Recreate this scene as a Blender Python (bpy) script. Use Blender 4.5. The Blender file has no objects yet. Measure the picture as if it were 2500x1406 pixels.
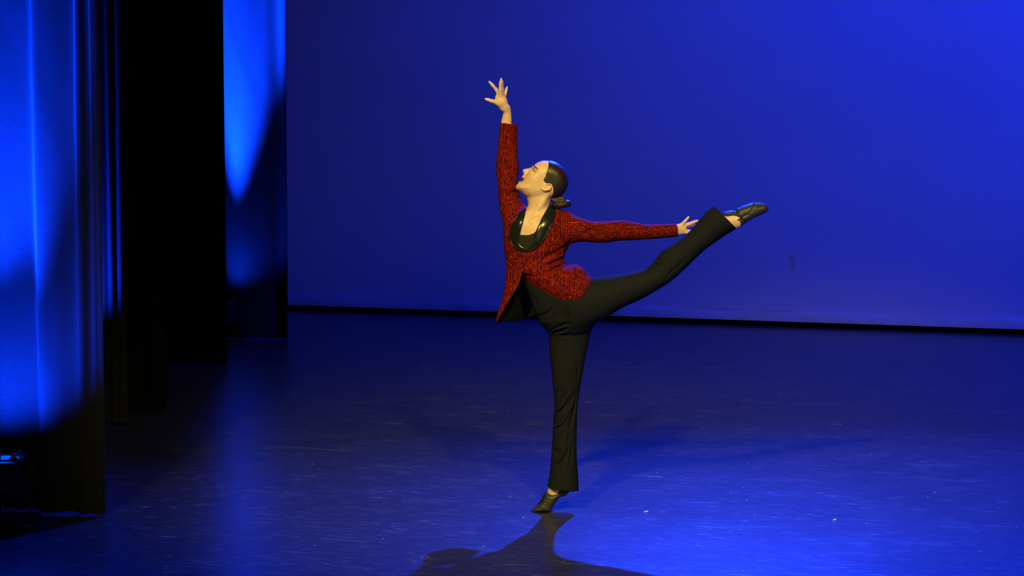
import bpy, bmesh, math, random
import numpy as np
from mathutils import Vector, Matrix

random.seed(7)
rng = np.random.default_rng(7)
SC = bpy.context.scene
COL = SC.collection

# ------------------------------------------------------------------ camera
FPX = 6120.0                       # focal length in pixels of the 2500 px wide frame
PITCH = math.atan(557.0 / FPX)     # looking slightly down on the stage
YAW = math.radians(18.4)           # camera sits house right and looks to the left
D0 = 12.0                          # metres from camera to dancer
_c, _s = math.cos(PITCH), math.sin(PITCH)


def ray(x, y):
    return np.array([x - 1250.0, FPX * _c + (703 - y) * _s, -FPX * _s + (703 - y) * _c])


_r = ray(1345, 1250)
CAMH = -D0 * _r[2] / _r[1]
CAM = np.array([-_r[0] / _r[1] * D0, -D0, CAMH])


def P(x, y, dy=0.0):
    """a point dy metres behind the dancer's plane, in the dancer's frame"""
    r = ray(x, y)
    return CAM + r * ((D0 + dy) / r[1])


def to_world(p):
    cy, sy = math.cos(YAW), math.sin(YAW)
    return (p[0] * cy - p[1] * sy, p[0] * sy + p[1] * cy, p[2])


cam_d = bpy.data.cameras.new('stage_camera')
cam_d.sensor_width = 36.0
cam_d.lens = 36.0 * FPX / 2500.0
cam_d.clip_end = 200
cam = bpy.data.objects.new('stage_camera', cam_d)
COL.objects.link(cam)
cam.location = to_world(CAM)
cam.rotation_euler = (math.pi / 2 - PITCH, 0, YAW)
SC.camera = cam

# ------------------------------------------------------------------ world, lights, exposure
w = bpy.data.worlds.new('dark_theatre')
SC.world = w
w.use_nodes = True
w.node_tree.nodes['Background'].inputs[0].default_value = (0.010, 0.010, 0.016, 1)
w.node_tree.nodes['Background'].inputs[1].default_value = 0.12
SC.view_settings.view_transform = 'Standard'
SC.view_settings.look = 'None'
SC.view_settings.exposure = 0.0
SC.view_settings.gamma = 1.0
SC.view_settings.use_curve_mapping = False


def spot(name, loc, aim, power, color, angle, blend, radius):
    d = bpy.data.lights.new(name, 'SPOT')
    d.energy = power
    d.color = color
    d.spot_size = math.radians(angle)
    d.spot_blend = blend
    d.shadow_soft_size = radius
    o = bpy.data.objects.new(name, d)
    COL.objects.link(o)
    o.location = loc
    o.rotation_euler = (Vector(aim) - Vector(loc)).to_track_quat('-Z', 'Y').to_euler()
    return o


BLUE = (0.005, 0.028, 1.0)
WARM = (1.0, 0.85, 0.24)
# blue backlight hung upstage: throws the dancer's shadow towards the audience
back_loc = to_world((1.2, 5.2, 5.4))
spot('blue_back_light', back_loc, (2.6, -3.0, 0.0), 8600, (0.006, 0.042, 1.0), 79, 1.0, 0.05)
spot('added_floor_fill', (4.6, 0.6, 6.5), (3.9, -1.6, 0.0), 9000, (0.006, 0.045, 1.0), 56, 1.0, 0.3)  # added blue fill: brightens the right foreground floor, kept off the dancer
# cyc wash from overhead, house right
spot('cyc_wash', (4.2, 5.0, 6.4), (3.0, 8.67, 2.4), 2450, BLUE, 120, 1.0, 0.5)
spot('cyc_wash_centre', (-0.6, 5.2, 6.4), (-1.2, 8.67, 1.6), 640, BLUE, 120, 1.0, 0.5)
# warm front lights over the house
spot('front_light_left', to_world((-2.9, -10.6, 7.9)), to_world((0.15, 0.1, 0.95)), 5000, WARM, 23.5, 1.0, 0.32)
spot('front_light_right', to_world((1.7, -10.6, 7.9)), to_world((0.3, -0.1, 0.9)), 3100, WARM, 24, 1.0, 0.32)
# weak frontal fill, added to lift the lower backdrop
spot('added_front_fill', to_world((1.0, -16.0, 4.2)), (0.5, 4.0, 0.8), 90, (1.0, 0.93, 0.62), 60, 1.0, 0.8)

# ------------------------------------------------------------------ helpers


def setp(o, label=None, cat=None, group=None, kind=None):
    if label: o['label'] = label
    if cat: o['category'] = cat
    if group: o['group'] = group
    if kind: o['kind'] = kind
    return o


def mesh_obj(name, verts, faces, mat=None, parent=None, smooth=True):
    me = bpy.data.meshes.new(name)
    verts = np.asarray(verts, dtype=np.float32)
    if isinstance(faces, np.ndarray):
        n, k = faces.shape
        me.vertices.add(len(verts)); me.vertices.foreach_set('co', verts.ravel())
        me.loops.add(n * k); me.loops.foreach_set('vertex_index', faces.astype(np.int32).ravel())
        me.polygons.add(n)
        me.polygons.foreach_set('loop_start', np.arange(0, n * k, k, dtype=np.int32))
        me.update(calc_edges=True)
        me.validate()
    else:
        me.from_pydata(verts.tolist(), [], faces)
    if smooth:
        me.polygons.foreach_set('use_smooth', [True] * len(me.polygons))
    if mat: me.materials.append(mat)
    o = bpy.data.objects.new(name, me)
    COL.objects.link(o)
    if parent: o.parent = parent
    return o


def bm_obj(name, bm, mat=None, parent=None, smooth=False):
    me = bpy.data.meshes.new(name)
    bmesh.ops.recalc_face_normals(bm, faces=bm.faces)
    bm.to_mesh(me); bm.free()
    if smooth:
        me.polygons.foreach_set('use_smooth', [True] * len(me.polygons))
    if mat: me.materials.append(mat)
    o = bpy.data.objects.new(name, me)
    COL.objects.link(o)
    if parent: o.parent = parent
    return o


def box_bm(bm, c, size, rot=None, bevel=0.0):
    r = bmesh.ops.create_cube(bm, size=1.0)
    vs = r['verts']
    bmesh.ops.scale(bm, vec=size, verts=vs)
    if bevel > 0:
        es = list({e for v in vs for e in v.link_edges})
        g = bmesh.ops.bevel(bm, geom=es, offset=bevel, segments=2, affect='EDGES', profile=0.5)
        vs = list({v for f in g['faces'] for v in f.verts} | {v for v in vs if v.is_valid})
    if rot is not None:
        bmesh.ops.rotate(bm, cent=(0, 0, 0), matrix=rot, verts=vs)
    bmesh.ops.translate(bm, vec=c, verts=vs)
    return vs


def lathe_bm(bm, prof, n=40, axis_pos=(0, 0, 0), rot=None):
    rings = []
    for (r, z) in prof:
        ring = []
        for i in range(n):
            a = 2 * math.pi * i / n
            v = Vector((r * math.cos(a), r * math.sin(a), z))
            if rot is not None: v = rot @ v
            ring.append(bm.verts.new(v + Vector(axis_pos)))
        rings.append(ring)
    for a, b in zip(rings[:-1], rings[1:]):
        for i in range(n):
            bm.faces.new((a[i], a[(i + 1) % n], b[(i + 1) % n], b[i]))
    for ring, flip in ((rings[0], True), (rings[-1], False)):
        try:
            bm.faces.new(ring[::-1] if flip else ring)
        except ValueError:
            pass


def tube_mesh(pts, rad, n=10, closed_caps=True):
    """verts, faces of a tube along a polyline; rad a number or a list"""
    pts = [np.array(p, float) for p in pts]
    if not hasattr(rad, '__len__'): rad = [rad] * len(pts)
    V, F = [], []
    up = np.array([0.13, 0.21, 0.97])
    for i, p in enumerate(pts):
        t = pts[min(i + 1, len(pts) - 1)] - pts[max(i - 1, 0)]
        t = t / (np.linalg.norm(t) + 1e-12)
        a = np.cross(t, up)
        if np.linalg.norm(a) < 1e-3: a = np.cross(t, [1, 0, 0])
        a /= np.linalg.norm(a); b = np.cross(t, a)
        for k in range(n):
            an = 2 * math.pi * k / n
            V.append(p + rad[i] * (math.cos(an) * a + math.sin(an) * b))
    for i in range(len(pts) - 1):
        for k in range(n):
            F.append((i * n + k, i * n + (k + 1) % n, (i + 1) * n + (k + 1) % n, (i + 1) * n + k))
    if closed_caps:
        F.append(tuple(range(n))[::-1]); F.append(tuple((len(pts) - 1) * n + k for k in range(n)))
    return V, F


def catmull(ctrl, n):
    """n points along a Catmull-Rom spline through the rows of ctrl"""
    C = np.asarray(ctrl, float)
    m = len(C)
    C2 = np.vstack([2 * C[0] - C[1], C, 2 * C[-1] - C[-2]])
    out = []
    for t in np.linspace(0, m - 1, n):
        i = min(int(t), m - 2); u = t - i
        p0, p1, p2, p3 = C2[i], C2[i + 1], C2[i + 2], C2[i + 3]
        out.append(0.5 * (2 * p1 + (p2 - p0) * u + (2 * p0 - 5 * p1 + 4 * p2 - p3) * u * u
                          + (-p0 + 3 * p1 - 3 * p2 + p3) * u ** 3))
    return np.array(out)


# ------------------------------------------------------------------ materials
def mat_new(name):
    m = bpy.data.materials.new(name)
    m.use_nodes = True
    nt = m.node_tree
    b = nt.nodes['Principled BSDF']
    return m, nt, b


def N(nt, typ, **kw):
    n = nt.nodes.new(typ)
    for k, v in kw.items():
        if k in n.inputs.keys() if hasattr(n.inputs, 'keys') else False:
            n.inputs[k].default_value = v
        else:
            setattr(n, k, v)
    return n


def noise(nt, vec, scale, detail=3.0, rough=0.5, dist=0.0):
    n = nt.nodes.new('ShaderNodeTexNoise')
    n.inputs['Scale'].default_value = scale
    n.inputs['Detail'].default_value = detail
    n.inputs['Roughness'].default_value = rough
    n.inputs['Distortion'].default_value = dist
    if vec is not None: nt.links.new(vec, n.inputs['Vector'])
    return n


def mapping(nt, src, scale=(1, 1, 1), rot=(0, 0, 0), loc=(0, 0, 0)):
    n = nt.nodes.new('ShaderNodeMapping')
    n.inputs['Scale'].default_value = scale
    n.inputs['Rotation'].default_value = rot
    n.inputs['Location'].default_value = loc
    nt.links.new(src, n.inputs['Vector'])
    return n.outputs['Vector']


def ramp(nt, fac, stops):
    n = nt.nodes.new('ShaderNodeValToRGB')
    e = n.color_ramp.elements
    while len(e) < len(stops): e.new(0.5)
    for el, (p, c) in zip(e, stops):
        el.position = p
        el.color = c if len(c) == 4 else (*c, 1)
    nt.links.new(fac, n.inputs['Fac'])
    return n


def math_n(nt, op, a, b=None, clamp=False):
    n = nt.nodes.new('ShaderNodeMath'); n.operation = op; n.use_clamp = clamp
    for i, v in enumerate((a, b)):
        if v is None: continue
        if isinstance(v, (int, float)): n.inputs[i].default_value = v
        else: nt.links.new(v, n.inputs[i])
    return n.outputs[0]


def bump(nt, b, height, strength=0.3, dist=0.002):
    n = nt.nodes.new('ShaderNodeBump')
    n.inputs['Strength'].default_value = strength
    n.inputs['Distance'].default_value = dist
    nt.links.new(height, n.inputs['Height'])
    nt.links.new(n.outputs['Normal'], b.inputs['Normal'])


def simple(name, color, rough=0.6, metallic=0.0, spec=0.5, noise_scale=60, var=0.15, bump_s=0.0):
    m, nt, b = mat_new(name)
    tc = nt.nodes.new('ShaderNodeTexCoord')
    nz = noise(nt, tc.outputs['Object'], noise_scale, 3)
    lo = tuple(c * (1 - var) for c in color); hi = tuple(min(1, c * (1 + var)) for c in color)
    r = ramp(nt, nz.outputs['Fac'], [(0.3, lo), (0.7, hi)])
    nt.links.new(r.outputs['Color'], b.inputs['Base Color'])
    b.inputs['Roughness'].default_value = rough
    b.inputs['Metallic'].default_value = metallic
    b.inputs['Specular IOR Level'].default_value = spec
    if bump_s > 0: bump(nt, b, nz.outputs['Fac'], bump_s, 0.001)
    return m


def m_floor():
    m, nt, b = mat_new('black_vinyl_dance_floor')
    tc = nt.nodes.new('ShaderNodeTexCoord')
    o = tc.outputs['Object']
    big = noise(nt, o, 0.9, 4, 0.6)
    fine = noise(nt, mapping(nt, o, (1.0, 3.0, 1)), 11.0, 5, 0.65)
    fine2 = noise(nt, mapping(nt, o, (1.0, 4.0, 1), (0, 0, 0.5)), 22.0, 4, 0.6)
    # thin scuffs: narrow bands of stretched noises, broken up by a coarse mask
    scuffs = None
    for k, (rot, sc, st) in enumerate([(0.15, 5.0, (0.35, 6, 1)), (-0.45, 4.0, (0.4, 5, 1)), (0.9, 4.5, (0.5, 5, 1)), (0.33, 3.0, (0.25, 8, 1))]):
        n1 = noise(nt, mapping(nt, o, st, (0, 0, rot), (k * 3.1, k * 1.7, 0)), sc, 2, 0.5, 0.3)
        d = math_n(nt, 'ABSOLUTE', math_n(nt, 'SUBTRACT', n1.outputs['Fac'], 0.5))
        line = math_n(nt, 'SUBTRACT', 1.0, math_n(nt, 'MULTIPLY', d, 170.0), True)
        msk = noise(nt, mapping(nt, o, (1, 1, 1), (0, 0, 0), (k * 7.7, 2.2 * k, 0)), 3.4, 3, 0.6)
        mr = math_n(nt, 'MULTIPLY', math_n(nt, 'SUBTRACT', msk.outputs['Fac'], 0.53, True), 9.0, True)
        l2 = math_n(nt, 'MULTIPLY', line, mr)
        scuffs = l2 if scuffs is None else math_n(nt, 'MAXIMUM', scuffs, l2)
    str_ = math_n(nt, 'MULTIPLY', math_n(nt, 'SUBTRACT', fine.outputs['Fac'], 0.52, True), 2.6, True)
    str2 = math_n(nt, 'MULTIPLY', math_n(nt, 'SUBTRACT', fine2.outputs['Fac'], 0.56, True), 2.5, True)
    tot = math_n(nt, 'ADD', math_n(nt, 'MULTIPLY', str_, 0.22), math_n(nt, 'MULTIPLY', str2, 0.28))
    tot = math_n(nt, 'ADD', tot, math_n(nt, 'MULTIPLY', scuffs, 0.75), True)
    r = ramp(nt, tot, [(0.0, (0.029, 0.029, 0.030)), (1.0, (0.34, 0.34, 0.34))])
    nt.links.new(r.outputs['Color'], b.inputs['Base Color'])
    rr = ramp(nt, math_n(nt, 'ADD', math_n(nt, 'MULTIPLY', big.outputs['Fac'], 0.5), tot), [(0.1, (0.27,) * 3), (0.9, (0.43,) * 3)])
    nt.links.new(rr.outputs['Color'], b.inputs['Roughness'])
    b.inputs['Specular IOR Level'].default_value = 0.85
    bump(nt, b, tot, 0.08, 0.002)
    return m


def m_velour(name, col=(0.026, 0.026, 0.026), sheen=0.25):
    m, nt, b = mat_new(name)
    tc = nt.nodes.new('ShaderNodeTexCoord')
    n1 = noise(nt, mapping(nt, tc.outputs['Object'], (1, 1, 0.5)), 260, 2)
    n2 = noise(nt, mapping(nt, tc.outputs['Object'], (1, 1, 6)), 30, 3)
    mix = math_n(nt, 'ADD', math_n(nt, 'MULTIPLY', n1.outputs['Fac'], 0.6), math_n(nt, 'MULTIPLY', n2.outputs['Fac'], 0.4))
    r = ramp(nt, mix, [(0.3, tuple(c * 0.75 for c in col)), (0.7, tuple(c * 1.25 for c in col))])
    nt.links.new(r.outputs['Color'], b.inputs['Base Color'])
    b.inputs['Roughness'].default_value = 0.95
    b.inputs['Specular IOR Level'].default_value = 0.05
    b.inputs['Sheen Weight'].default_value = sheen * 0.2
    bump(nt, b, mix, 0.15, 0.002)
    return m


def m_cyc():
    m, nt, b = mat_new('pale_cyclorama_cloth')
    tc = nt.nodes.new('ShaderNodeTexCoord')
    n1 = noise(nt, mapping(nt, tc.outputs['Object'], (0.6, 1, 0.9)), 0.9, 4, 0.55)
    n2 = noise(nt, tc.outputs['Object'], 240, 2)
    mix = math_n(nt, 'ADD', math_n(nt, 'MULTIPLY', n1.outputs['Fac'], 0.8), math_n(nt, 'MULTIPLY', n2.outputs['Fac'], 0.2))
    r = ramp(nt, mix, [(0.3, (0.56, 0.56, 0.55)), (0.7, (0.64, 0.64, 0.63))])
    nt.links.new(r.outputs['Color'], b.inputs['Base Color'])
    b.inputs['Roughness'].default_value = 0.9
    b.inputs['Specular IOR Level'].default_value = 0.1
    return m


def m_knit():
    """red and black ribbed glitter knit; ribs follow the body, or the arm on the stretched-out sleeve"""
    m, nt, b = mat_new('red_black_glitter_knit')
    tc = nt.nodes.new('ShaderNodeTexCoord')
    o = tc.outputs['Object']
    vert = mapping(nt, o, (1.0, 1.0, 0.42))
    hori = mapping(nt, o, (0.42, 1.0, 1.0))
    sep = nt.nodes.new('ShaderNodeSeparateXYZ'); nt.links.new(o, sep.inputs[0])
    msk = math_n(nt, 'MULTIPLY', math_n(nt, 'GREATER_THAN', sep.outputs['X'], 0.085), math_n(nt, 'GREATER_THAN', sep.outputs['Z'], 1.22))
    mv = nt.nodes.new('ShaderNodeMix'); mv.data_type = 'VECTOR'
    nt.links.new(msk, mv.inputs['Factor']); nt.links.new(vert, mv.inputs['A']); nt.links.new(hori, mv.inputs['B'])
    vec = mv.outputs['Result']
    n1 = noise(nt, vec, 470, 2, 0.7)
    n2 = noise(nt, vec, 900, 1, 0.5)
    n3 = noise(nt, vec, 110, 2, 0.5)
    wob = noise(nt, o, 18, 2, 0.5)
    mr = nt.nodes.new('ShaderNodeMix'); nt.links.new(msk, mr.inputs[0]); nt.links.new(sep.outputs['X'], mr.inputs[2]); nt.links.new(sep.outputs['Z'], mr.inputs[3])
    rib = math_n(nt, 'SINE', math_n(nt, 'ADD', math_n(nt, 'MULTIPLY', mr.outputs[0], 2 * math.pi / 0.0105), math_n(nt, 'MULTIPLY', wob.outputs['Fac'], 9.0)))
    h = math_n(nt, 'ADD', math_n(nt, 'MULTIPLY', n1.outputs['Fac'], 0.55), math_n(nt, 'ADD', math_n(nt, 'MULTIPLY', n2.outputs['Fac'], 0.25), math_n(nt, 'MULTIPLY', n3.outputs['Fac'], 0.2)))
    h = math_n(nt, 'ADD', h, math_n(nt, 'MULTIPLY', rib, 0.022))
    r = ramp(nt, h, [(0.39, (0.006, 0.002, 0.002)), (0.48, (0.055, 0.004, 0.004)), (0.56, (0.25, 0.011, 0.011)), (0.68, (0.85, 0.11, 0.07))])
    nt.links.new(r.outputs['Color'], b.inputs['Base Color'])
    b.inputs['Roughness'].default_value = 0.75
    b.inputs['Specular IOR Level'].default_value = 0.03
    bump(nt, b, h, 0.8, 0.003)
    return m


def m_skin():
    m, nt, b = mat_new('skin')
    tc = nt.nodes.new('ShaderNodeTexCoord')
    n1 = noise(nt, tc.outputs['Object'], 22, 3)
    r = ramp(nt, n1.outputs['Fac'], [(0.3, (0.66, 0.40, 0.29)), (0.7, (0.74, 0.48, 0.36))])
    nt.links.new(r.outputs['Color'], b.inputs['Base Color'])
    b.inputs['Roughness'].default_value = 0.48
    b.inputs['Specular IOR Level'].default_value = 0.4
    b.inputs['Subsurface Weight'].default_value = 0.25
    b.inputs['Subsurface Radius'].default_value = (0.02, 0.008, 0.004)
    b.inputs['Subsurface Scale'].default_value = 0.3
    return m


def m_hair():
    m, nt, b = mat_new('brown_hair')
    tc = nt.nodes.new('ShaderNodeTexCoord')
    # strands sweep from the hairline back and down towards the bun
    sp = nt.nodes.new('ShaderNodeSeparateXYZ'); nt.links.new(tc.outputs['Object'], sp.inputs[0])
    bx, by, bz = P(1362, 492, 0)
    dx = math_n(nt, 'SUBTRACT', sp.outputs['X'], float(bx)); dz = math_n(nt, 'SUBTRACT', sp.outputs['Z'], float(bz))
    ang = math_n(nt, 'ARCTAN2', dz, dx)
    rad = math_n(nt, 'SQRT', math_n(nt, 'ADD', math_n(nt, 'MULTIPLY', dx, dx), math_n(nt, 'MULTIPLY', dz, dz)))
    cb = nt.nodes.new('ShaderNodeCombineXYZ')
    nt.links.new(math_n(nt, 'MULTIPLY', ang, 34.0), cb.inputs[0]); nt.links.new(math_n(nt, 'MULTIPLY', rad, 18.0), cb.inputs[1]); nt.links.new(math_n(nt, 'MULTIPLY', sp.outputs['Y'], 90.0), cb.inputs[2])
    v = cb.outputs[0]
    n1 = noise(nt, v, 1.0, 3, 0.6)
    r = ramp(nt, n1.outputs['Fac'], [(0.32, (0.004, 0.002, 0.002)), (0.70, (0.036, 0.014, 0.012))])
    nt.links.new(r.outputs['Color'], b.inputs['Base Color'])
    b.inputs['Roughness'].default_value = 0.42
    b.inputs['Specular IOR Level'].default_value = 0.6
    bump(nt, b, n1.outputs['Fac'], 0.6, 0.002)
    return m


M = {}
M['floor'] = m_floor()
M['velour'] = m_velour('black_velour_curtain')
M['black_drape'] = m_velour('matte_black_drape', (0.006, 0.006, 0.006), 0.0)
M['cyc'] = m_cyc()
M['knit'] = m_knit()
M['skin'] = m_skin()
M['hair'] = m_hair()
M['trousers'] = simple('black_stretch_jersey', (0.0122, 0.0136, 0.0200), 0.7, 0, 0.03, 300, 0.2)
M['vinyl'] = simple('black_patent_vinyl', (0.010, 0.011, 0.014), 0.20, 0, 0.5, 40, 0.2, 0.15)
M['camisole'] = simple('black_camisole_knit', (0.016, 0.016, 0.016), 0.8, 0, 0.2, 400, 0.2)
M['lining'] = simple('black_lining', (0.003, 0.003, 0.003), 0.8, 0, 0.2, 200, 0.2)
M['leather'] = simple('black_shoe_leather', (0.028, 0.028, 0.025), 0.5, 0, 0.5, 160, 0.4, 0.35)
M['sole'] = simple('black_shoe_sole', (0.012, 0.012, 0.012), 0.7, 0, 0.3, 120, 0.2)
M['lace'] = simple('black_shoe_lace', (0.010, 0.010, 0.010), 0.8, 0, 0.2, 300, 0.2)
M['brow'] = simple('dark_brown_brow', (0.055, 0.022, 0.012), 0.7, 0, 0.2, 300, 0.3)
M['lip'] = simple('coral_lip', (0.62, 0.20, 0.16), 0.4, 0, 0.4, 200, 0.1)
M['mouth'] = simple('dark_mouth', (0.05, 0.008, 0.006), 0.6, 0, 0.3, 90, 0.2)
M['teeth'] = simple('teeth_ivory', (0.75, 0.70, 0.60), 0.3, 0, 0.5, 90, 0.05)
M['eyewhite'] = simple('eye_white', (0.60, 0.56, 0.52), 0.2, 0, 0.5, 90, 0.05)
M['iris'] = simple('dark_iris', (0.02, 0.012, 0.008), 0.2, 0, 0.5, 90, 0.1)
M['button'] = simple('dark_metal_button', (0.10, 0.09, 0.09), 0.22, 1.0, 0.5, 60, 0.1)
M['black_metal'] = simple('black_painted_metal', (0.018, 0.018, 0.019), 0.42, 0, 0.5, 70, 0.2)
M['plastic'] = simple('black_plastic', (0.014, 0.014, 0.014), 0.5, 0, 0.4, 90, 0.2)
M['lens'] = simple('blue_gel_lens', (0.02, 0.05, 0.5), 0.15, 0, 0.5, 30, 0.1)
m_, nt_, b_l = mat_new('lit_blue_lens'); b_l.inputs['Base Color'].default_value = (0.02, 0.05, 0.5, 1); b_l.inputs['Emission Color'].default_value = (0.0, 0.10, 1.0, 1); b_l.inputs['Emission Strength'].default_value = 1.1
M['lit_lens'] = m_
M['tape'] = simple('pale_green_label_tape', (0.70, 0.92, 0.82), 0.6, 0, 0.3, 90, 0.05)
M['ink'] = simple('black_marker_ink', (0.01, 0.02, 0.02), 0.7, 0, 0.2, 90, 0.05)
M['cable'] = simple('grey_black_cable', (0.060, 0.060, 0.060), 0.5, 0, 0.4, 90, 0.1)
M['yellow'] = simple('yellow_connector', (0.55, 0.36, 0.05), 0.5, 0, 0.4, 90, 0.1)
M['bluecon'] = simple('blue_connector', (0.04, 0.20, 0.52), 0.5, 0, 0.4, 90, 0.1)
M['scrap'] = simple('white_paper_scrap', (0.55, 0.55, 0.52), 0.8, 0, 0.2, 90, 0.1)
M['patch'] = simple('grey_repair_patch', (0.58, 0.58, 0.36), 0.9, 0, 0.1, 60, 0.3)
M['wallblack'] = simple('black_painted_wall', (0.004, 0.004, 0.004), 0.95, 0, 0.05, 4, 0.2)

# ------------------------------------------------------------------ the stage
CYCY = 8.67
bm = bmesh.new()
bmesh.ops.create_grid(bm, x_segments=1, y_segments=1, size=0.5)
bmesh.ops.scale(bm, vec=(26, 19, 1), verts=bm.verts)
bmesh.ops.translate(bm, vec=(2.0, 0.6, 0), verts=bm.verts)
setp(bm_obj('floor', bm, M['floor']), 'scuffed glossy black vinyl dance floor of the stage', 'floor', None, 'structure')

bm = bmesh.new(); box_bm(bm, (2.0, 10.1, 3.5), (26, 0.1, 7.0))
setp(bm_obj('wall_back', bm, M['wallblack']), 'black wall behind the blue backdrop', 'wall', None, 'structure')
bm = bmesh.new(); box_bm(bm, (-10.9, 0.6, 3.5), (0.1, 18.9, 7.0))
setp(bm_obj('wall_left', bm, M['wallblack']), 'black wall in the wings beyond the side curtains', 'wall', None, 'structure')

# cyclorama: a big taut cloth hung just clear of the floor, with a bottom pocket
cyc = bpy.data.objects.new('cyclorama', None); COL.objects.link(cyc)
cyc.location = (0, CYCY, 0)
setp(cyc, 'large pale backdrop cloth washed in blue light at the back of the stage', 'backdrop')
X0, X1 = -7.6, 9.0


def sheet(name, mat, parent, x0, x1, z0, z1, nx, nz, fy, thick=0.0):
    xs = np.linspace(x0, x1, nx); zs = np.linspace(z0, z1, nz)
    V = [(x, fy(x, z), z) for z in zs for x in xs]
    F = [(j * nx + i, j * nx + i + 1, (j + 1) * nx + i + 1, (j + 1) * nx + i) for j in range(nz - 1) for i in range(nx - 1)]
    o = mesh_obj(name, V, F, mat, parent)
    if thick:
        md = o.modifiers.new('thick', 'SOLIDIFY'); md.thickness = thick; md.offset = 0
        es = o.modifiers.new('edges', 'EDGE_SPLIT'); es.split_angle = math.radians(60)
    return o


sheet('cloth', M['cyc'], cyc, X0, X1, 0.13, 6.4, 120, 30,
      lambda x, z: 0.006 * math.sin(1.3 * x + 0.3 * z) + 0.004 * math.sin(3.1 * x + 1.1), 0.004)
_hp = rng.uniform(0, 6.28, 8)


def hem_y(x, z):
    t = (z - 0.045) / 0.09
    bul = -0.005 * math.sin(math.pi * min(max(t, 0), 1)) ** 0.6
    wr = 0.002 * math.sin(4.3 * x + 30 * z + _hp[0]) * t + 0.0015 * math.sin(9.7 * x - 22 * z + _hp[1]) + 0.001 * math.sin(23 * x + 40 * z)
    return bul + wr - 0.004


hem = sheet('hem_pocket', M['cyc'], cyc, X0, X1, 0.045, 0.150, 420, 10, hem_y, 0.004)
# a small repaired slit in the cloth and a smudge
def world_on_cyc(px, py):
    r = ray(px, py); cy, sy = math.cos(YAW), math.sin(YAW)
    d = np.array([r[0] * cy - r[1] * sy, r[0] * sy + r[1] * cy, r[2]]); c = np.array(to_world(CAM))
    return c + d * ((CYCY - c[1]) / d[1])


for (px, py, wd, ht) in [(1936, 628, 0.052, 0.060), (1934, 651, 0.050, 0.055)]:
    p = world_on_cyc(px, py)
    n = 18
    V = [(p[0], -0.010, p[2])]
    for k in range(n):
        a = 2 * math.pi * k / n
        rr = 1 + 0.05 * math.sin(3 * a + px) + 0.04 * math.sin(5 * a)
        V.append((p[0] + 0.5 * wd * rr * math.cos(a), -0.010, p[2] + 0.5 * ht * rr * math.sin(a)))
    o = mesh_obj('repair_patch', V, [(0, 1 + k, 1 + (k + 1) % n) for k in range(n)], M['patch'], cyc, False)
    md = o.modifiers.new('t', 'SOLIDIFY'); md.thickness = 0.002
a = world_on_cyc(1936, 622); b_ = world_on_cyc(1936, 660)
V, F = tube_mesh([(a[0], -0.014, a[2]), (a[0] - 0.002, -0.014, (a[2] + b_[2]) / 2), (b_[0], -0.014, b_[2])], [0.0005, 0.0012, 0.0005], 6)
mesh_obj('slit', V, F, M['lining'], cyc)
p = world_on_cyc(1628, 769)
bm = bmesh.new(); bmesh.ops.create_icosphere(bm, subdivisions=2, radius=0.010, matrix=Matrix.Translation((p[0], -0.030, p[2])) @ Matrix.Diagonal((1.2, 0.4, 0.8, 1)))
bm_obj('rivet', bm, M['scrap'], cyc, True)


# side curtains
def curtain(label, edge_x, y, x_left, top, folds, drift, mat, hem_z=0.015, nx=420, base=None):
    """a hanging leg; folds: list of (x, width, depth towards the audience)"""
    o = bpy.data.objects.new('stage_curtain', None); COL.objects.link(o)
    o.location = (edge_x, y, 0)
    setp(o, label, 'curtain', 'black side curtains in the wings')
    L = x_left - edge_x

    def fy(x, z):
        v = 0.0
        for i, (fx, fw, fd) in enumerate(folds):
            c = fx + drift * math.sin(1.7 * i + 0.55 * z) + 0.3 * drift * z * math.cos(2.3 * i)
            w_ = fw * (1 + 0.12 * math.sin(0.9 * z + i))
            v -= fd * math.exp(-((x - c) / w_) ** 2)
        v += 0.0016 * math.sin(13 * z + 40 * x) * math.sin(5 * x + 3 * z)
        return v
    sheet('cloth', mat, o, L, 0.0, hem_z + 0.06, top, nx, 46, fy, 0.004)
    # sewn weighted hem
    def fh(x, z): return fy(x, z) - 0.006 * math.sin(math.pi * min(1, max(0, (z - hem_z) / 0.075)))
    h = sheet('hem', mat, o, L, 0.0, hem_z, hem_z + 0.075, nx, 6, fh, 0.005)
    for v in h.data.vertices:
        if v.co.z < hem_z + 0.002: v.co.z += 0.004 * math.sin(21 * v.co.x) + 0.003 * math.sin(57 * v.co.x)
    return o


PXM = 1.0 / 490.0      # metres of curtain per pixel at the nearest curtain


def nf(px, wpx, d): return ((px - 265) * PXM, wpx * PXM, d)


near_folds = [nf(-420, 45, 0.10), nf(-300, 40, 0.11), nf(-190, 42, 0.10), nf(-90, 40, 0.09), nf(-2, 42, 0.060),
              nf(112, 24, 0.060), nf(150, 28, 0.050), nf(214, 12, 0.042), nf(238, 7, 0.026), nf(262, 9, 0.022)]
curtain('blue lit black curtain nearest the audience, at the left edge of the picture', -1.99, -0.77, -4.6, 5.2, near_folds, 0.012, M['velour'], 0.012, 460)
r2 = [(-0.03 - 0.055 * k, 0.020, 0.030 + 0.01 * math.sin(k * 2.1)) for k in range(24)]
curtain('narrow strip of curtain with thin blue streaks just behind the nearest curtain', -3.30, 2.01, -5.6, 5.4, r2, 0.006, M['velour'], 0.012, 380)
r3 = [(-0.08 - 0.16 * k, 0.06, 0.06 + 0.02 * math.sin(k * 1.7)) for k in range(14)]
curtain('unlit black curtain between the streaked curtain and the far black one', -3.33, 2.60, -5.8, 5.4, r3, 0.015, M['black_drape'], 0.012, 260)
r4 = [(-0.12 - 0.19 * k, 0.07, 0.07 + 0.02 * math.sin(k * 1.3)) for k in range(12)]
curtain('unlit black curtain whose edge cuts across the far blue lit curtain', -3.95, 4.83, -6.4, 5.6, r4, 0.02, M['black_drape'], 0.012, 260)
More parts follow.
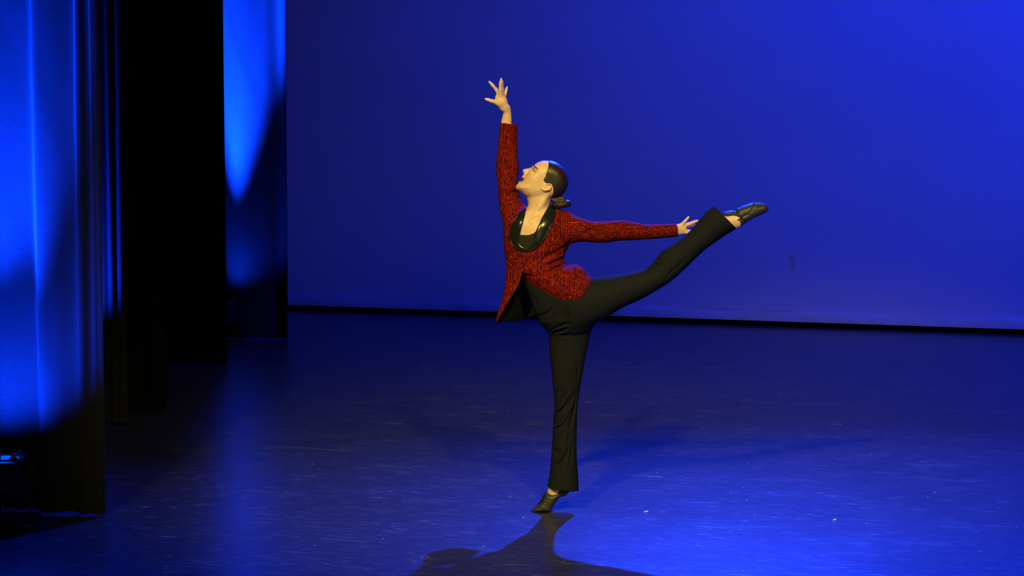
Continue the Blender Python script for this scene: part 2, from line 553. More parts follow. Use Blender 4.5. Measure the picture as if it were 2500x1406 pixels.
r5 = [(-0.02, 0.05, 0.02), (-0.09, 0.05, -0.03), (-0.36, 0.20, 0.14), (-0.75, 0.14, 0.10), (-1.1, 0.12, 0.1), (-1.5, 0.12, 0.1), (-1.9, 0.12, 0.1)]
curtain('far blue lit black curtain hanging beside the blue backdrop', -4.22, 6.55, -6.8, 5.8, r5, 0.012, M['velour'], 0.012, 300)


# floor uplights
def uplight(label, loc, rotz, tilt, power, cone, spill, swing=0, detail=True):
    """squat round stage lamp in a yoke on a floor stand, facing up"""
    o = bpy.data.objects.new('floor_uplight', None); COL.objects.link(o)
    o.location = loc; o.rotation_euler = (0, 0, rotz)
    setp(o, label, 'stage light', 'blue floor uplights by the side curtains')
    # can
    bm = bmesh.new()
    lathe_bm(bm, [(0.030, 0.135), (0.070, 0.140), (0.082, 0.160), (0.088, 0.168), (0.094, 0.172), (0.098, 0.26), (0.104, 0.263), (0.104, 0.272), (0.098, 0.275),
                  (0.100, 0.315), (0.094, 0.316), (0.093, 0.300), (0.001, 0.300)], 48)
    bm_obj('housing', bm, M['black_metal'], o, True).modifiers.new('e', 'EDGE_SPLIT').split_angle = 0.6
    # cooling fins round the lower can
    for k in range(20):
        a = 2 * math.pi * k / 20
        bm = bmesh.new()
        box_bm(bm, (0.098 * math.cos(a), 0.098 * math.sin(a), 0.215), (0.012, 0.004, 0.078), Matrix.Rotation(a, 3, 'Z').copy() if False else None)
        bmesh.ops.rotate(bm, cent=(0.098 * math.cos(a), 0.098 * math.sin(a), 0), matrix=Matrix.Rotation(a, 3, 'Z'), verts=bm.verts)
        bm_obj('cooling_fin', bm, M['black_metal'], o)
    bm = bmesh.new(); lathe_bm(bm, [(0.0915, 0.302), (0.0915, 0.320), (0.080, 0.3235), (0.04, 0.326), (0.001, 0.327)] if detail else [(0.0925, 0.303), (0.0925, 0.308), (0.001, 0.310)], 40)
    bm_obj('lens', bm, M['lit_lens' if detail else 'lens'], o, True)
    # top gel frame: flat square plate with a round hole, plus clips and a wire handle
    bm = bmesh.new()
    n = 48; ri, h = 0.092, 0.106
    top, bot = [], []
    for zz, lst in ((0.330, top), (0.323, bot)):
        for k in range(n):
            a = 2 * math.pi * k / n
            m_ = max(abs(math.cos(a)), abs(math.sin(a)))
            lst.append((bm.verts.new((ri * math.cos(a), ri * math.sin(a), zz)), bm.verts.new((h * math.cos(a) / m_, h * math.sin(a) / m_, zz))))
    for k in range(n):
        k2 = (k + 1) % n
        bm.faces.new((top[k][0], top[k2][0], top[k2][1], top[k][1])); bm.faces.new((bot[k][1], bot[k2][1], bot[k2][0], bot[k][0]))
        bm.faces.new((top[k][1], top[k2][1], bot[k2][1], bot[k][1])); bm.faces.new((top[k2][0], top[k][0], bot[k][0], bot[k2][0]))
    fr = bm_obj('gel_frame', bm, M['black_metal'], o)
    for cx, cy in ((0.072, -0.085), (-0.075, -0.085), (0.072, 0.085), (-0.075, 0.085)):
        bm = bmesh.new(); box_bm(bm, (cx, cy, 0.336), (0.034, 0.018, 0.010), None, 0.002); box_bm(bm, (cx, cy, 0.346), (0.020, 0.014, 0.010), None, 0.002)
        bm_obj('clip', bm, M['black_metal'], fr)
    V, F = tube_mesh(catmull([(-0.010, -0.095, 0.328), (-0.010, -0.096, 0.347), (-0.006, -0.096, 0.350), (0.012, -0.096, 0.350), (0.016, -0.096, 0.347), (0.016, -0.095, 0.328)], 20), 0.0022, 8)
    mesh_obj('wire_loop', V, F, M['black_metal'], fr)
    # slots for the frame on the collar
    bm = bmesh.new()
    box_bm(bm, (0.055, -0.096, 0.300), (0.070, 0.016, 0.030), None, 0.003)
    box_bm(bm, (-0.030, -0.098, 0.296), (0.030, 0.012, 0.036), None, 0.003)
    bm_obj('collar_bracket', bm, M['black_metal'], o)
    # yoke
    yk = bpy.data.objects.new('yoke', None)
    bm = bmesh.new()
    for sx in (-1, 1): box_bm(bm, (sx * 0.128, 0, 0.155), (0.006, 0.032, 0.25), None, 0.001)
    box_bm(bm, (0, 0, 0.030), (0.262, 0.032, 0.006), None, 0.001)
    yo = bm_obj('yoke', bm, M['black_metal'], o)
    for sx in (-1, 1):
        bm = bmesh.new(); rot = Matrix.Rotation(math.pi / 2 * sx, 3, 'Y')
        lathe_bm(bm, [(0.006, -0.030), (0.006, 0.0), (0.016, 0.001), (0.018, 0.004), (0.018, 0.016), (0.014, 0.020), (0.001, 0.020)], 12, (sx * 0.132, 0, 0.262), rot)
        bm_obj('knob', bm, M['plastic'], yo, True)
    # floor stand: two crossed feet
    for sy in (-1, 1):
        bm = bmesh.new(); box_bm(bm, (0, sy * 0.085, 0.012), (0.30, 0.030, 0.016), None, 0.003)
        for sx in (-1, 1): box_bm(bm, (sx * 0.148, sy * 0.085, 0.010), (0.028, 0.036, 0.020), None, 0.003)
        bm_obj('foot', bm, M['black_metal'], o)
    bm = bmesh.new(); box_bm(bm, (0, 0, 0.023), (0.06, 0.20, 0.006), None, 0.001)
    bm_obj('base_bar', bm, M['black_metal'], o)
    # bottom cap, cables and their connectors
    bm = bmesh.new(); lathe_bm(bm, [(0.001, 0.108), (0.034, 0.110), (0.040, 0.118), (0.046, 0.138), (0.001, 0.140)], 24)
    bm_obj('end_cap', bm, M['plastic'], o, True)
    for (x_, mt, zt, zb, col) in ((-0.012, 'yellow', 0.100, 0.078, 0), (0.010, 'bluecon', 0.094, 0.070, 1)):
        bm = bmesh.new(); lathe_bm(bm, [(0.005, zb - 0.004), (0.008, zb), (0.009, zt), (0.006, zt + 0.012), (0.004, zt + 0.02)], 12, (x_, -0.050, 0))
        bm_obj('connector', bm, M[mt], o, True)
    V, F = tube_mesh(catmull([(0.010, -0.050, 0.070), (0.010, -0.06, 0.040), (-0.010, -0.10, 0.010), (-0.09, -0.16, 0.006), (-0.25, -0.15, 0.006), (-0.5, -0.02, 0.006)], 40), 0.0045, 8)
    mesh_obj('cable', V, F, M['cable'], o)
    V, F = tube_mesh(catmull([(-0.045, -0.040, 0.120), (-0.05, -0.062, 0.085), (-0.07, -0.08, 0.035), (-0.14, -0.09, 0.007), (-0.30, -0.06, 0.006), (-0.55, 0.05, 0.006)], 40), 0.0042, 8)
    mesh_obj('cable', V, F, M['cable'], o)
    if detail:
        bm = bmesh.new(); box_bm(bm, (-0.045, -0.1065, 0.262), (0.056, 0.003, 0.015), None, 0.001)
        tp = bm_obj('label_tape', bm, M['tape'], o)
        setp(tp, 'pale green strip of tape lettered DSR')
        fc = bpy.data.curves.new('lettering', 'FONT'); fc.body = 'DSR'; fc.size = 0.0135; fc.extrude = 0.0003; fc.align_x = 'CENTER'; fc.align_y = 'CENTER'; fc.space_character = 1.25
        ft = bpy.data.objects.new('lettering', fc); COL.objects.link(ft)
        ft.parent = tp; ft.location = (-0.045, -0.1084, 0.262); ft.rotation_euler = (math.pi / 2, 0, 0)
        bpy.context.view_layer.update()
        lm = bpy.data.meshes.new_from_object(ft.evaluated_get(bpy.context.evaluated_depsgraph_get()))
        lm.materials.clear(); lm.materials.append(M['ink'])
        fo = bpy.data.objects.new('lettering', lm); fo.parent = tp; fo.location = ft.location; fo.rotation_euler = ft.rotation_euler
        bpy.data.objects.remove(ft); fo.name = 'lettering'; COL.objects.link(fo)
    # the lamp's own light: a narrow beam up the cloth plus wide spill
    for nm, pw, an, bl, tl in (('uplight_beam', power, cone, 1.0, tilt), ('uplight_spill', power * spill, 116, 1.0, tilt + 20)):
        d = bpy.data.lights.new(nm, 'SPOT'); d.energy = pw; d.color = (0.0015, 0.038, 1.0); d.spot_size = math.radians(an); d.spot_blend = bl; d.shadow_soft_size = 0.05
        l = bpy.data.objects.new(nm, d); COL.objects.link(l); l.parent = o
        l.location = (0, 0, 0.345 if nm == 'uplight_beam' else 0.352)
        l.rotation_euler = (math.pi + math.radians(tl) * -1, 0, -rotz + math.radians(swing))
    return o


uplight('round black floor lamp with a pale green tape label before the nearest curtain', (-2.33, -1.17, 0), YAW, 10, 11000, 34, 0.042, 30)
uplight('round black floor lamp at the foot of the far blue lit curtain', (-4.58, 6.12, 0), YAW, 3, 62000, 33, 0.0015, 0, False)
d = spot('streak_light', (-3.75, 1.60, 0.34), (-3.45, 2.0, 1.4), 800, (0.0015, 0.03, 1.0), 70, 1.0, 0.04)

# scraps on the floor
def floor_pt(px, py):
    r = ray(px, py); return to_world(CAM + r * (CAMH / -r[2]))


scr = [(1577, 1250, 0.012, 'small white paper scrap on the floor to the right of the dancer'), (2037, 1270, 0.010, 'white paper scrap low on the right of the stage floor')]
for (px, py, s_, lb) in scr:
    q = floor_pt(px, py)
    V = [(-s_, -s_ * .8, 0.001), (s_, -s_ * .6, 0.003), (s_ * .7, s_ * 1.2, 0.006), (-s_ * .5, s_, 0.002), (0, 0, 0.007)]
    o = mesh_obj('paper_scrap', V, [(0, 1, 4), (1, 2, 4), (2, 3, 4), (3, 0, 4)], M['scrap'], None, False)
    o.location = q; setp(o, lb, 'paper scrap', 'paper scraps on the floor')
V, F = [], []
for (px, py) in [(1902, 972), (2198, 943), (1905, 962), (1815, 959), (1823, 959), (2045, 1036), (2052, 1037), (1972, 1051), (1814, 1190), (1824, 1221), (2118, 1266), (2117, 1278), (2074, 1396),
                 (2484, 1032), (1348, 1254), (1427, 940), (1455, 1208), (1640, 829), (1030, 1362), (1245, 1213), (700, 1200), (585, 1040), (470, 945), (205, 1268), (960, 850), (2382, 820)] + \
        [(float(rng.uniform(700, 2490)), float(rng.uniform(850, 1400))) for _ in range(46)]:
    q = floor_pt(px, py); s_ = float(rng.uniform(0.002, 0.0045)); a = float(rng.uniform(0, 3.1)); b0 = len(V)
    for (u, v_) in ((-1, -.6), (1, -.5), (.8, .7), (-.9, .6)):
        V.append((q[0] + s_ * (u * math.cos(a) * 1.5 - v_ * math.sin(a)), q[1] + s_ * (u * math.sin(a) * 1.5 + v_ * math.cos(a)), 0.0015 + 0.0015 * u * v_))
    F.append((b0, b0 + 1, b0 + 2, b0 + 3))
setp(mesh_obj('dust_flecks', V, F, M['scrap'], None, False), 'tiny pale flecks of dust and glitter scattered over the stage floor', 'debris', None, 'stuff')

# ------------------------------------------------------------------ dancer: implicit surfaces on a grid
class Field:
    """signed distance grid; shapes are blended in, then turned into a quad mesh"""
    def __init__(self, lo, hi, h):
        self.lo = np.array(lo, np.float32); self.h = h
        self.n = np.ceil((np.array(hi) - lo) / h).astype(int) + 1
        self.a = np.full(self.n, 1.0, np.float32)

    def block(self, lo, hi):
        i0 = np.clip(np.floor((np.array(lo) - self.lo) / self.h).astype(int), 0, self.n)
        i1 = np.clip(np.ceil((np.array(hi) - self.lo) / self.h).astype(int) + 1, 0, self.n)
        sl = tuple(slice(a, b) for a, b in zip(i0, i1))
        ax = [self.lo[k] + self.h * np.arange(i0[k], i1[k], dtype=np.float32) for k in range(3)]
        return sl, ax[0][:, None, None], ax[1][None, :, None], ax[2][None, None, :]

    def add(self, fn, lo, hi, k=0.0, mode='union'):
        m = max(k, 0.0) + 3 * self.h
        sl, X, Y, Z = self.block(np.array(lo) - m, np.array(hi) + m)
        A = self.a[sl]
        if A.size == 0: return
        d = np.broadcast_to(fn(X, Y, Z), A.shape).astype(np.float32)
        if mode == 'union':
            r = np.minimum(A, d)
            if k > 0: r = r - (np.maximum(k - np.abs(A - d), 0) ** 2) / (4 * k)
        elif mode == 'sub':
            d = -d
            r = np.maximum(A, d)
            if k > 0: r = r + (np.maximum(k - np.abs(A - d), 0) ** 2) / (4 * k)
        else:
            r = np.maximum(A, d)
        self.a[sl] = r

    # --- primitives
    def loft(self, rings, n=None, k=0.0, mode='union', scale=1.0, inset=0.0):
        rows = []
        for (xa, ya, xb, yb, yc, hb) in rings:
            A_, B_ = P(xa, ya, yc), P(xb, yb, yc)
            c = (A_ + B_) / 2; ha = np.linalg.norm(B_ - A_) / 2
            nn = (B_ - A_) / (2 * ha)
            rows.append([*c, max(ha * scale - inset, 0.004), max(hb * scale - inset, 0.004), nn[0], nn[2]])
        R = catmull(rows, n or (len(rings) - 1) * 4 + 1)
        Yd = np.array([0, 1, 0.0])
        G = []
        for r in R:
            nn = np.array([r[5], 0, r[6]]); nn /= np.linalg.norm(nn); G.append(np.cross(nn, Yd))
        if np.dot(G[0], R[1][:3] - R[0][:3]) < 0: G = [-g for g in G]
        last = len(R) - 2
        tmp = Field.__new__(Field)
        mx = R[:, 3:5].max() + 0.002
        lo = (R[:, :3] - mx).min(0); hi = (R[:, :3] + mx).max(0)
        m = k + 3 * self.h
        sl, X, Y, Z = self.block(lo - m, hi + m)
        i0 = [s.start for s in sl]
        D = np.full(self.a[sl].shape, 1.0, np.float32)
        sub = Field.__new__(Field); sub.lo = self.lo + self.h * np.array(i0, np.float32); sub.h = self.h; sub.n = np.array(D.shape); sub.a = D
        for i in range(last + 1):
            r0, r1 = R[i], R[i + 1]; g0, g1 = G[i], G[i + 1]
            mm = max(r0[3], r0[4], r1[3], r1[4]) + 0.002

            def fn(X, Y, Z, r0=r0, r1=r1, g0=g0, g1=g1, i=i):
                s0 = (X - r0[0]) * g0[0] + (Z - r0[2]) * g0[2]
                s1 = (X - r1[0]) * g1[0] + (Z - r1[2]) * g1[2]
                den = s0 - s1
                den = np.where(np.abs(den) < 1e-6, 1e-6, den)
                t = np.clip(s0 / den, 0, 1)
                L = lambda q: r0[q] + (r1[q] - r0[q]) * t
                nx, nz = L(5), L(6); l = np.sqrt(nx * nx + nz * nz); nx = nx / l; nz = nz / l
                u = (X - L(0)) * nx + (Z - L(2)) * nz
                v = Y - L(1)
                a_, b_ = L(3), L(4)
                k0 = np.sqrt((u / a_) ** 2 + (v / b_) ** 2)
                k1 = np.sqrt((u / a_ ** 2) ** 2 + (v / b_ ** 2) ** 2) + 1e-6
                d = np.where(k0 < 0.05, -np.minimum(a_, b_), k0 * (k0 - 1) / k1)
                ov = np.maximum(np.maximum(-s0, s1), 0)
                inner = np.sqrt(np.maximum(d, 0) ** 2 + ov ** 2)
                return np.where(ov > 0, np.maximum(inner, ov), d)
            sub.add(fn, np.minimum(r0[:3], r1[:3]) - mm, np.maximum(r0[:3], r1[:3]) + mm)
        self._merge(sl, D, k, mode)

    def _merge(self, sl, D, k, mode):
        A = self.a[sl]
        if mode == 'sub':
            D = -D; r = np.maximum(A, D)
            if k > 0: r = r + (np.maximum(k - np.abs(A - D), 0) ** 2) / (4 * k)
        else:
            r = np.minimum(A, D)
            if k > 0: r = r - (np.maximum(k - np.abs(A - D), 0) ** 2) / (4 * k)
        self.a[sl] = r

    def cap(self, a, b, ra, rb, k=0.0, mode='union'):
        a = np.array(a, float); b = np.array(b, float); ab = b - a; L2 = float(ab @ ab) + 1e-12

        def fn(X, Y, Z):
            t = np.clip(((X - a[0]) * ab[0] + (Y - a[1]) * ab[1] + (Z - a[2]) * ab[2]) / L2, 0, 1)
            return np.sqrt((X - a[0] - t * ab[0]) ** 2 + (Y - a[1] - t * ab[1]) ** 2 + (Z - a[2] - t * ab[2]) ** 2) - (ra + (rb - ra) * t)
        m = max(ra, rb)
        self.add(fn, np.minimum(a, b) - m, np.maximum(a, b) + m, k, mode)

    def chain(self, pts, rad, k=0.0, mode='union'):
        for i in range(len(pts) - 1):
            self.cap(pts[i], pts[i + 1], rad[i], rad[i + 1], k if i == 0 else min(k, 0.004), mode)

    def ell(self, c, ax, ang=0.0, k=0.0, mode='union'):
        """ellipsoid; ax = (along, depth, across), ang = picture-plane angle of 'along' from +x towards +z"""
        c = np.array(c, float); ca, sa = math.cos(ang), math.sin(ang)

        def fn(X, Y, Z):
            u = (X - c[0]) * ca + (Z - c[2]) * sa; v = Y - c[1]; w_ = -(X - c[0]) * sa + (Z - c[2]) * ca
            k0 = np.sqrt((u / ax[0]) ** 2 + (v / ax[1]) ** 2 + (w_ / ax[2]) ** 2)
            k1 = np.sqrt((u / ax[0] ** 2) ** 2 + (v / ax[1] ** 2) ** 2 + (w_ / ax[2] ** 2) ** 2) + 1e-6
            return np.where(k0 < 0.05, -min(ax), k0 * (k0 - 1) / k1)
        m = max(ax)
        self.add(fn, c - m, c + m, k, mode)

    @staticmethod
    def poly_sd(pts, X, Z):
        """signed distance to a polygon in the x-z plane (negative inside)"""
        d2 = np.full(np.broadcast(X, Z).shape, 1e9, np.float32); ins = np.zeros(d2.shape, bool)
        n = len(pts)
        for i in range(n):
            (ax, az), (bx, bz) = pts[i], pts[(i + 1) % n]
            ex, ez = bx - ax, bz - az
            t = np.clip(((X - ax) * ex + (Z - az) * ez) / (ex * ex + ez * ez + 1e-12), 0, 1)
            d2 = np.minimum(d2, (X - ax - t * ex) ** 2 + (Z - az - t * ez) ** 2)
            cond = ((az > Z) != (bz > Z)) & (X < (bx - ax) * (Z - az) / ((bz - az) if abs(bz - az) > 1e-9 else 1e-9) + ax)
            ins ^= cond
        d = np.sqrt(d2)
        return np.where(ins, -d, d)

    def inflate(self, px, W, Rpx, yc=0.0, k=0.0, mode='union', smooth=6):
        """a pillow with the outline px (pixels), half thickness W and edge roundness Rpx"""
        q = np.array([P(x, y, yc) for x, y in px])[:, [0, 2]]
        if smooth:
            cl = np.vstack([q[-2:], q, q[:2]])
            q = catmull(cl, (len(cl) - 1) * smooth + 1)[smooth * 2:-smooth * 2 + 0][:-smooth if False else None]
            q = q[:len(px) * smooth]
        Rm = Rpx / 510.0
        lo = np.array([q[:, 0].min(), yc - W, q[:, 1].min()]); hi = np.array([q[:, 0].max(), yc + W, q[:, 1].max()])

        def fn(X, Y, Z):
            sd = self.poly_sd(q, X[:, 0, :], Z[:, 0, :])[:, None, :]
            u = np.maximum(Rm + sd, 0); v = Y - yc
            k0 = np.sqrt((u / Rm) ** 2 + (v / W) ** 2); k1 = np.sqrt((u / Rm ** 2) ** 2 + (v / W ** 2) ** 2) + 1e-6
            return np.where(k0 < 0.05, -min(Rm, W), k0 * (k0 - 1) / k1)
        self.add(fn, lo, hi, k, mode)

    def prism(self, px, y0, y1, yc=0.0, k=0.0, mode='sub'):
        q = np.array([P(x, y, yc) for x, y in px])[:, [0, 2]]
        lo = np.array([q[:, 0].min(), y0, q[:, 1].min()]); hi = np.array([q[:, 0].max(), y1, q[:, 1].max()])

        def fn(X, Y, Z):
            sd = self.poly_sd(q, X[:, 0, :], Z[:, 0, :])[:, None, :]
            return np.maximum(sd, np.maximum(y0 - Y, Y - y1))
        if mode == 'inter':
            sl, X, Y, Z = self.block(self.lo, self.lo + self.h * self.n)
            self.a = np.maximum(self.a, np.broadcast_to(fn(X, Y, Z), self.a.shape)).astype(np.float32)
        else:
            self.add(fn, lo, hi, k, mode)

    def at(self, p):
        i = np.clip(np.round((np.asarray(p) - self.lo) / self.h).astype(int), 0, self.n - 1)
        return self.a[i[0], i[1], i[2]]

    def front(self, x, y, y0=-0.25, y1=0.2, default=0.0):
        """depth of the first surface met by the view through picture point x, y"""
        ys = np.arange(y0, y1, 0.002)
        r = ray(x, y); pts = CAM[None] + r[None] * ((D0 + ys) / r[1])[:, None]
        g = (pts - self.lo) / self.h
        g = np.clip(g, 0, self.n - 1.001)
        i = g.astype(int); f = g - i
        v = 0
        for dx in (0, 1):
            for dy in (0, 1):
                for dz in (0, 1):
                    w_ = (f[:, 0] if dx else 1 - f[:, 0]) * (f[:, 1] if dy else 1 - f[:, 1]) * (f[:, 2] if dz else 1 - f[:, 2])
                    v = v + w_ * self.a[i[:, 0] + dx, i[:, 1] + dy, i[:, 2] + dz]
        neg = np.nonzero(v < 0)[0]
        if len(neg) == 0: return default
        j = neg[0]
        if j == 0: return ys[0]
        return ys[j - 1] + 0.002 * v[j - 1] / (v[j - 1] - v[j] + 1e-9)

    def mesh(self, smooth=0, keep_largest=False):
        a = self.a
        ins = a < 0
        s = [slice(0, -1), slice(1, None)]
        alln = None; anyn = None
        for i in (0, 1):
            for j in (0, 1):
                for k in (0, 1):
                    b = ins[s[i], s[j], s[k]]
                    alln = b.copy() if alln is None else alln & b
                    anyn = b.copy() if anyn is None else anyn | b
        act = np.nonzero(anyn & ~alln)
        I = np.stack(act, 1)
        dims = np.array(anyn.shape)
        lin = (I[:, 0] * dims[1] + I[:, 1]) * dims[2] + I[:, 2]
        corner = np.array([(i, j, k) for i in (0, 1) for j in (0, 1) for k in (0, 1)])
        vals = np.stack([a[I[:, 0] + c[0], I[:, 1] + c[1], I[:, 2] + c[2]] for c in corner], 1)
        acc = np.zeros((len(I), 3)); cnt = np.zeros(len(I))
        for e0 in range(8):
            for e1 in range(e0 + 1, 8):
                if np.abs(corner[e0] - corner[e1]).sum() != 1: continue
                v0, v1 = vals[:, e0], vals[:, e1]
                cr = (v0 < 0) != (v1 < 0)
                t = np.where(cr, v0 / np.where(np.abs(v0 - v1) < 1e-12, 1, v0 - v1), 0)
                pt = corner[e0][None] + t[:, None] * (corner[e1] - corner[e0])[None]
                acc += np.where(cr[:, None], pt, 0); cnt += cr
        V = self.lo + self.h * (I + acc / cnt[:, None])
        F = []
        for ax in range(3):
            b, c = (ax + 1) % 3, (ax + 2) % 3
            sa = [slice(None)] * 3; sb = [slice(None)] * 3
            sa[ax] = slice(0, -1); sb[ax] = slice(1, None)
            ch = ins[tuple(sa)] != ins[tuple(sb)]
            E = np.stack(np.nonzero(ch), 1)
            E = E[(E[:, b] > 0) & (E[:, c] > 0) & (E[:, b] < self.n[b] - 1) & (E[:, c] < self.n[c] - 1)]
            first = ins[E[:, 0], E[:, 1], E[:, 2]]
            quad = []
            for (ob, oc) in ((0, 0), (-1, 0), (-1, -1), (0, -1)):
                Q = E.copy(); Q[:, b] += ob; Q[:, c] += oc
                quad.append(np.searchsorted(lin, (Q[:, 0] * dims[1] + Q[:, 1]) * dims[2] + Q[:, 2]))
            q = np.stack(quad, 1)
            q[~first] = q[~first][:, ::-1]
            F.append(q)
        F = np.concatenate(F)
        for _ in range(smooth):
            S = np.zeros_like(V); C_ = np.zeros(len(V))
            for i in range(4):
                j = (i + 1) % 4
                for u, v in ((F[:, i], F[:, j]), (F[:, j], F[:, i])):
                    for d in range(3): S[:, d] += np.bincount(u, V[v, d], len(V))
                    C_ += np.bincount(u, minlength=len(V))
            V = 0.4 * V + 0.6 * S / C_[:, None]
        return V, F


person = bpy.data.objects.new('person', None)
COL.objects.link(person)
person.rotation_euler = (0, 0, YAW)
setp(person, 'dancer in red knit jacket and black flared trousers, one leg and one arm raised', 'person')

# outlines: (edge a x, y, edge b x, y, depth of the centre, half depth)
TORSO = [(1243, 516, 1366, 510, 0.0, 0.055), (1229, 540, 1390, 540, 0.0, 0.092), (1229, 572, 1392, 578, 0.0, 0.104), (1230, 600, 1387, 603, 0.0, 0.106),
         (1233, 628, 1379, 622, 0.0, 0.100), (1236, 650, 1378, 641, 0.0, 0.096), (1238, 668, 1388, 652, 0.0, 0.098)]
RSLEEVE = [(1220.5, 299, 1263.5, 302, .075, .040), (1217, 340, 1263, 341, .075, .041), (1213, 378, 1264, 376, .07, .045), (1211, 412, 1267, 409, .07, .048),
           (1214, 448, 1265, 447, .065, .049), (1217, 480, 1269, 476, .06, .052), (1219, 505, 1284, 502, .05, .062), (1226, 535, 1305, 528, .03, .075)]
LSLEEVE = [(1366, 514, 1372, 604, -.02, .085), (1391, 520, 1398, 594, -.045, .066), (1416, 531, 1420, 590, -.055, .056), (1446, 539.5, 1447, 592, -.05, .050), (1475, 541, 1475, 593, -.04, .047),
           (1505, 538, 1505, 588.5, -.02, .046), (1530, 538.5, 1530, 587, -.005, .045), (1552, 542.5, 1553, 586, .01, .042), (1578, 548, 1580, 584, .025, .038),
           (1600, 547, 1602, 582.5, .04, .036), (1630, 546.5, 1631, 580, .05, .035), (1653, 545.5, 1656, 578, .06, .034)]
PEPLUM = [(1250, 648, 1380, 642, -.005, .100), (1268, 664, 1386, 650, -.01, .106), (1280, 678, 1408, 646, -.015, .114), (1291, 693, 1427, 655, -.02, .120), (1312, 713, 1436, 667, -.025, .122), (1343, 736, 1448, 677, -.03, .118),
          (1378, 749, 1446, 684, -.035, .110), (1408, 740, 1441, 693, -.04, .098)]
HIPS = [(1272, 664, 1352, 654, 0.0, .075), (1281, 692, 1412, 672, -.01, .094), (1290, 718, 1436, 692, -.015, .104), (1301, 752, 1452, 722, -.01, .106), (1318, 785, 1456, 765, .0, .100), (1339, 812, 1446, 800, .015, .088)]
SLEG = [(1318, 785, 1456, 765, .0, .098), (1339, 812, 1445, 800, .02, .086), (1341, 850, 1435, 845, .03, .080), (1345, 895, 1426, 890, .03, .074), (1349, 935, 1419, 932, .03, .067), (1353, 970, 1413, 970, .03, .061),
        (1352, 1010, 1409, 1010, .03, .060), (1349, 1060, 1408, 1060, .03, .062), (1346, 1110, 1408, 1110, .025, .066), (1342, 1155, 1411, 1155, .02, .072), (1336, 1187.5, 1413, 1197, .02, .078)]
RLEG = [(1385, 690, 1398, 806, -.03, .100), (1449, 677, 1464, 784, -.055, .098), (1498, 670.5, 1518, 752, -.075, .088), (1550, 661, 1568, 729, -.09, .080), (1585, 650, 1606, 707, -.10, .073),
        (1600, 634, 1637, 687, -.10, .068), (1618, 612, 1664, 664, -.10, .066), (1645, 594, 1690, 639, -.10, .065), (1678, 570, 1718, 612, -.10, .067), (1702, 543, 1745, 592, -.10, .071),
        (1722, 519, 1773, 573, -.10, .077), (1741, 501, 1798, 558, -.10, .083)]

LO = np.array([-0.36, -0.24, -0.01]); HI = np.array([1.08, 0.26, 2.13])

# ---- body: one continuous skin surface from raised fingertips to toes
B = Field(LO, HI, 0.0032)
def slim(rings, f):
    out = []
    for i, (xa, ya, xb, yb, yc, hb) in enumerate(rings):
        q = f(i) if callable(f) else f
        mx, my = (xa + xb) / 2, (ya + yb) / 2
        out.append((mx + (xa - mx) * q, my + (ya - my) * q, mx + (xb - mx) * q, my + (yb - my) * q, yc, hb * q))
    return out


B.loft(slim(TORSO, lambda i: (.955, .955, .955, .94, .86, .82, .80)[i]))
B.loft(slim(HIPS, .82), k=0.02)
B.loft(slim(RSLEEVE[1:], .72), k=0.02)
B.loft(slim(LSLEEVE[:-1], .72), k=0.02)
B.loft(slim(SLEG[:-2], .76), k=0.03)
B.loft(slim(RLEG[:-3], .76), k=0.03)
# feet inside the shoes, ankles bare
B.loft([(1352, 1120, 1392, 1120, .02, .036), (1352, 1160, 1388, 1158, .02, .034), (1339, 1188, 1390, 1182, .02, .036), (1336, 1204, 1372, 1206, .02, .033), (1328, 1222, 1354, 1226, .02, .028), (1312, 1242, 1338, 1245, .02, .026)], k=0.012)
B.loft([(1690, 572, 1722, 606, -.10, .038), (1738, 536, 1766, 572, -.10, .035), (1770, 524, 1796, 559.5, -.10, .036), (1786, 520, 1808, 554, -.10, .037), (1812, 514, 1826, 536, -.10, .030), (1850, 502, 1858, 516, -.10, .024)], k=0.012)
# neck
B.loft([(1288, 455, 1352, 462, .0, .050), (1287, 484, 1349, 478, .0, .052), (1289, 498, 1343, 496, .0, .054), (1284, 514, 1342, 510, .0, .058), (1275, 535, 1352, 526, .0, .070)], k=0.02)
# head: skull and jaw pillow, then the features of the profile
HEAD = [(1261, 458), (1262.5, 452), (1267, 447), (1272, 442), (1277, 436), (1281, 429), (1288, 420), (1295, 412), (1300, 407), (1306, 401), (1314, 396), (1324, 392.3), (1334, 392), (1346, 394), (1359, 398.5),
        (1372, 408), (1381, 420), (1386, 435), (1386, 448), (1382, 461), (1374, 473), (1360, 482), (1345, 484), (1322, 486), (1300, 487), (1284, 480), (1271, 469), (1263, 463)]
B.inflate(HEAD, 0.066, 30, 0.0, k=0.008, smooth=3)
B.ell(P(1302, 436, -0.036), (0.026, 0.018, 0.020), math.radians(120), k=0.02)         # cheekbone
B.ell(P(1302, 436, 0.036), (0.026, 0.018, 0.020), math.radians(120), k=0.02)
B.inflate([(1297, 409.5), (1290, 411), (1283, 412), (1278, 413.2), (1275.8, 416), (1276.3, 420), (1278, 424.5), (1282, 427.5), (1289, 426), (1298, 418)], 0.0125, 6.5, 0.0, k=0.008, smooth=3)
for sy in (-1, 1):
    B.ell(P(1283.5, 421.5, 0.010 * sy), (0.0095, 0.0075, 0.0075), math.radians(45), k=0.005)      # nostril wing
    B.ell(P(1279.0, 422.8, 0.0105 * sy), (0.0042, 0.0042, 0.0030), math.radians(60), k=0.002, mode='sub')
B.inflate([(1281, 425), (1277, 428), (1273.6, 430.5), (1274, 433.2), (1278, 434.5), (1285, 434), (1288, 428)], 0.024, 6, 0.0, k=0.005, smooth=3)   # upper lip
B.inflate([(1265.5, 446.5), (1267, 443.6), (1272, 442.0), (1278, 443.5), (1281, 448), (1275, 452), (1267, 451)], 0.022, 6, 0.0, k=0.005, smooth=3)  # lower lip
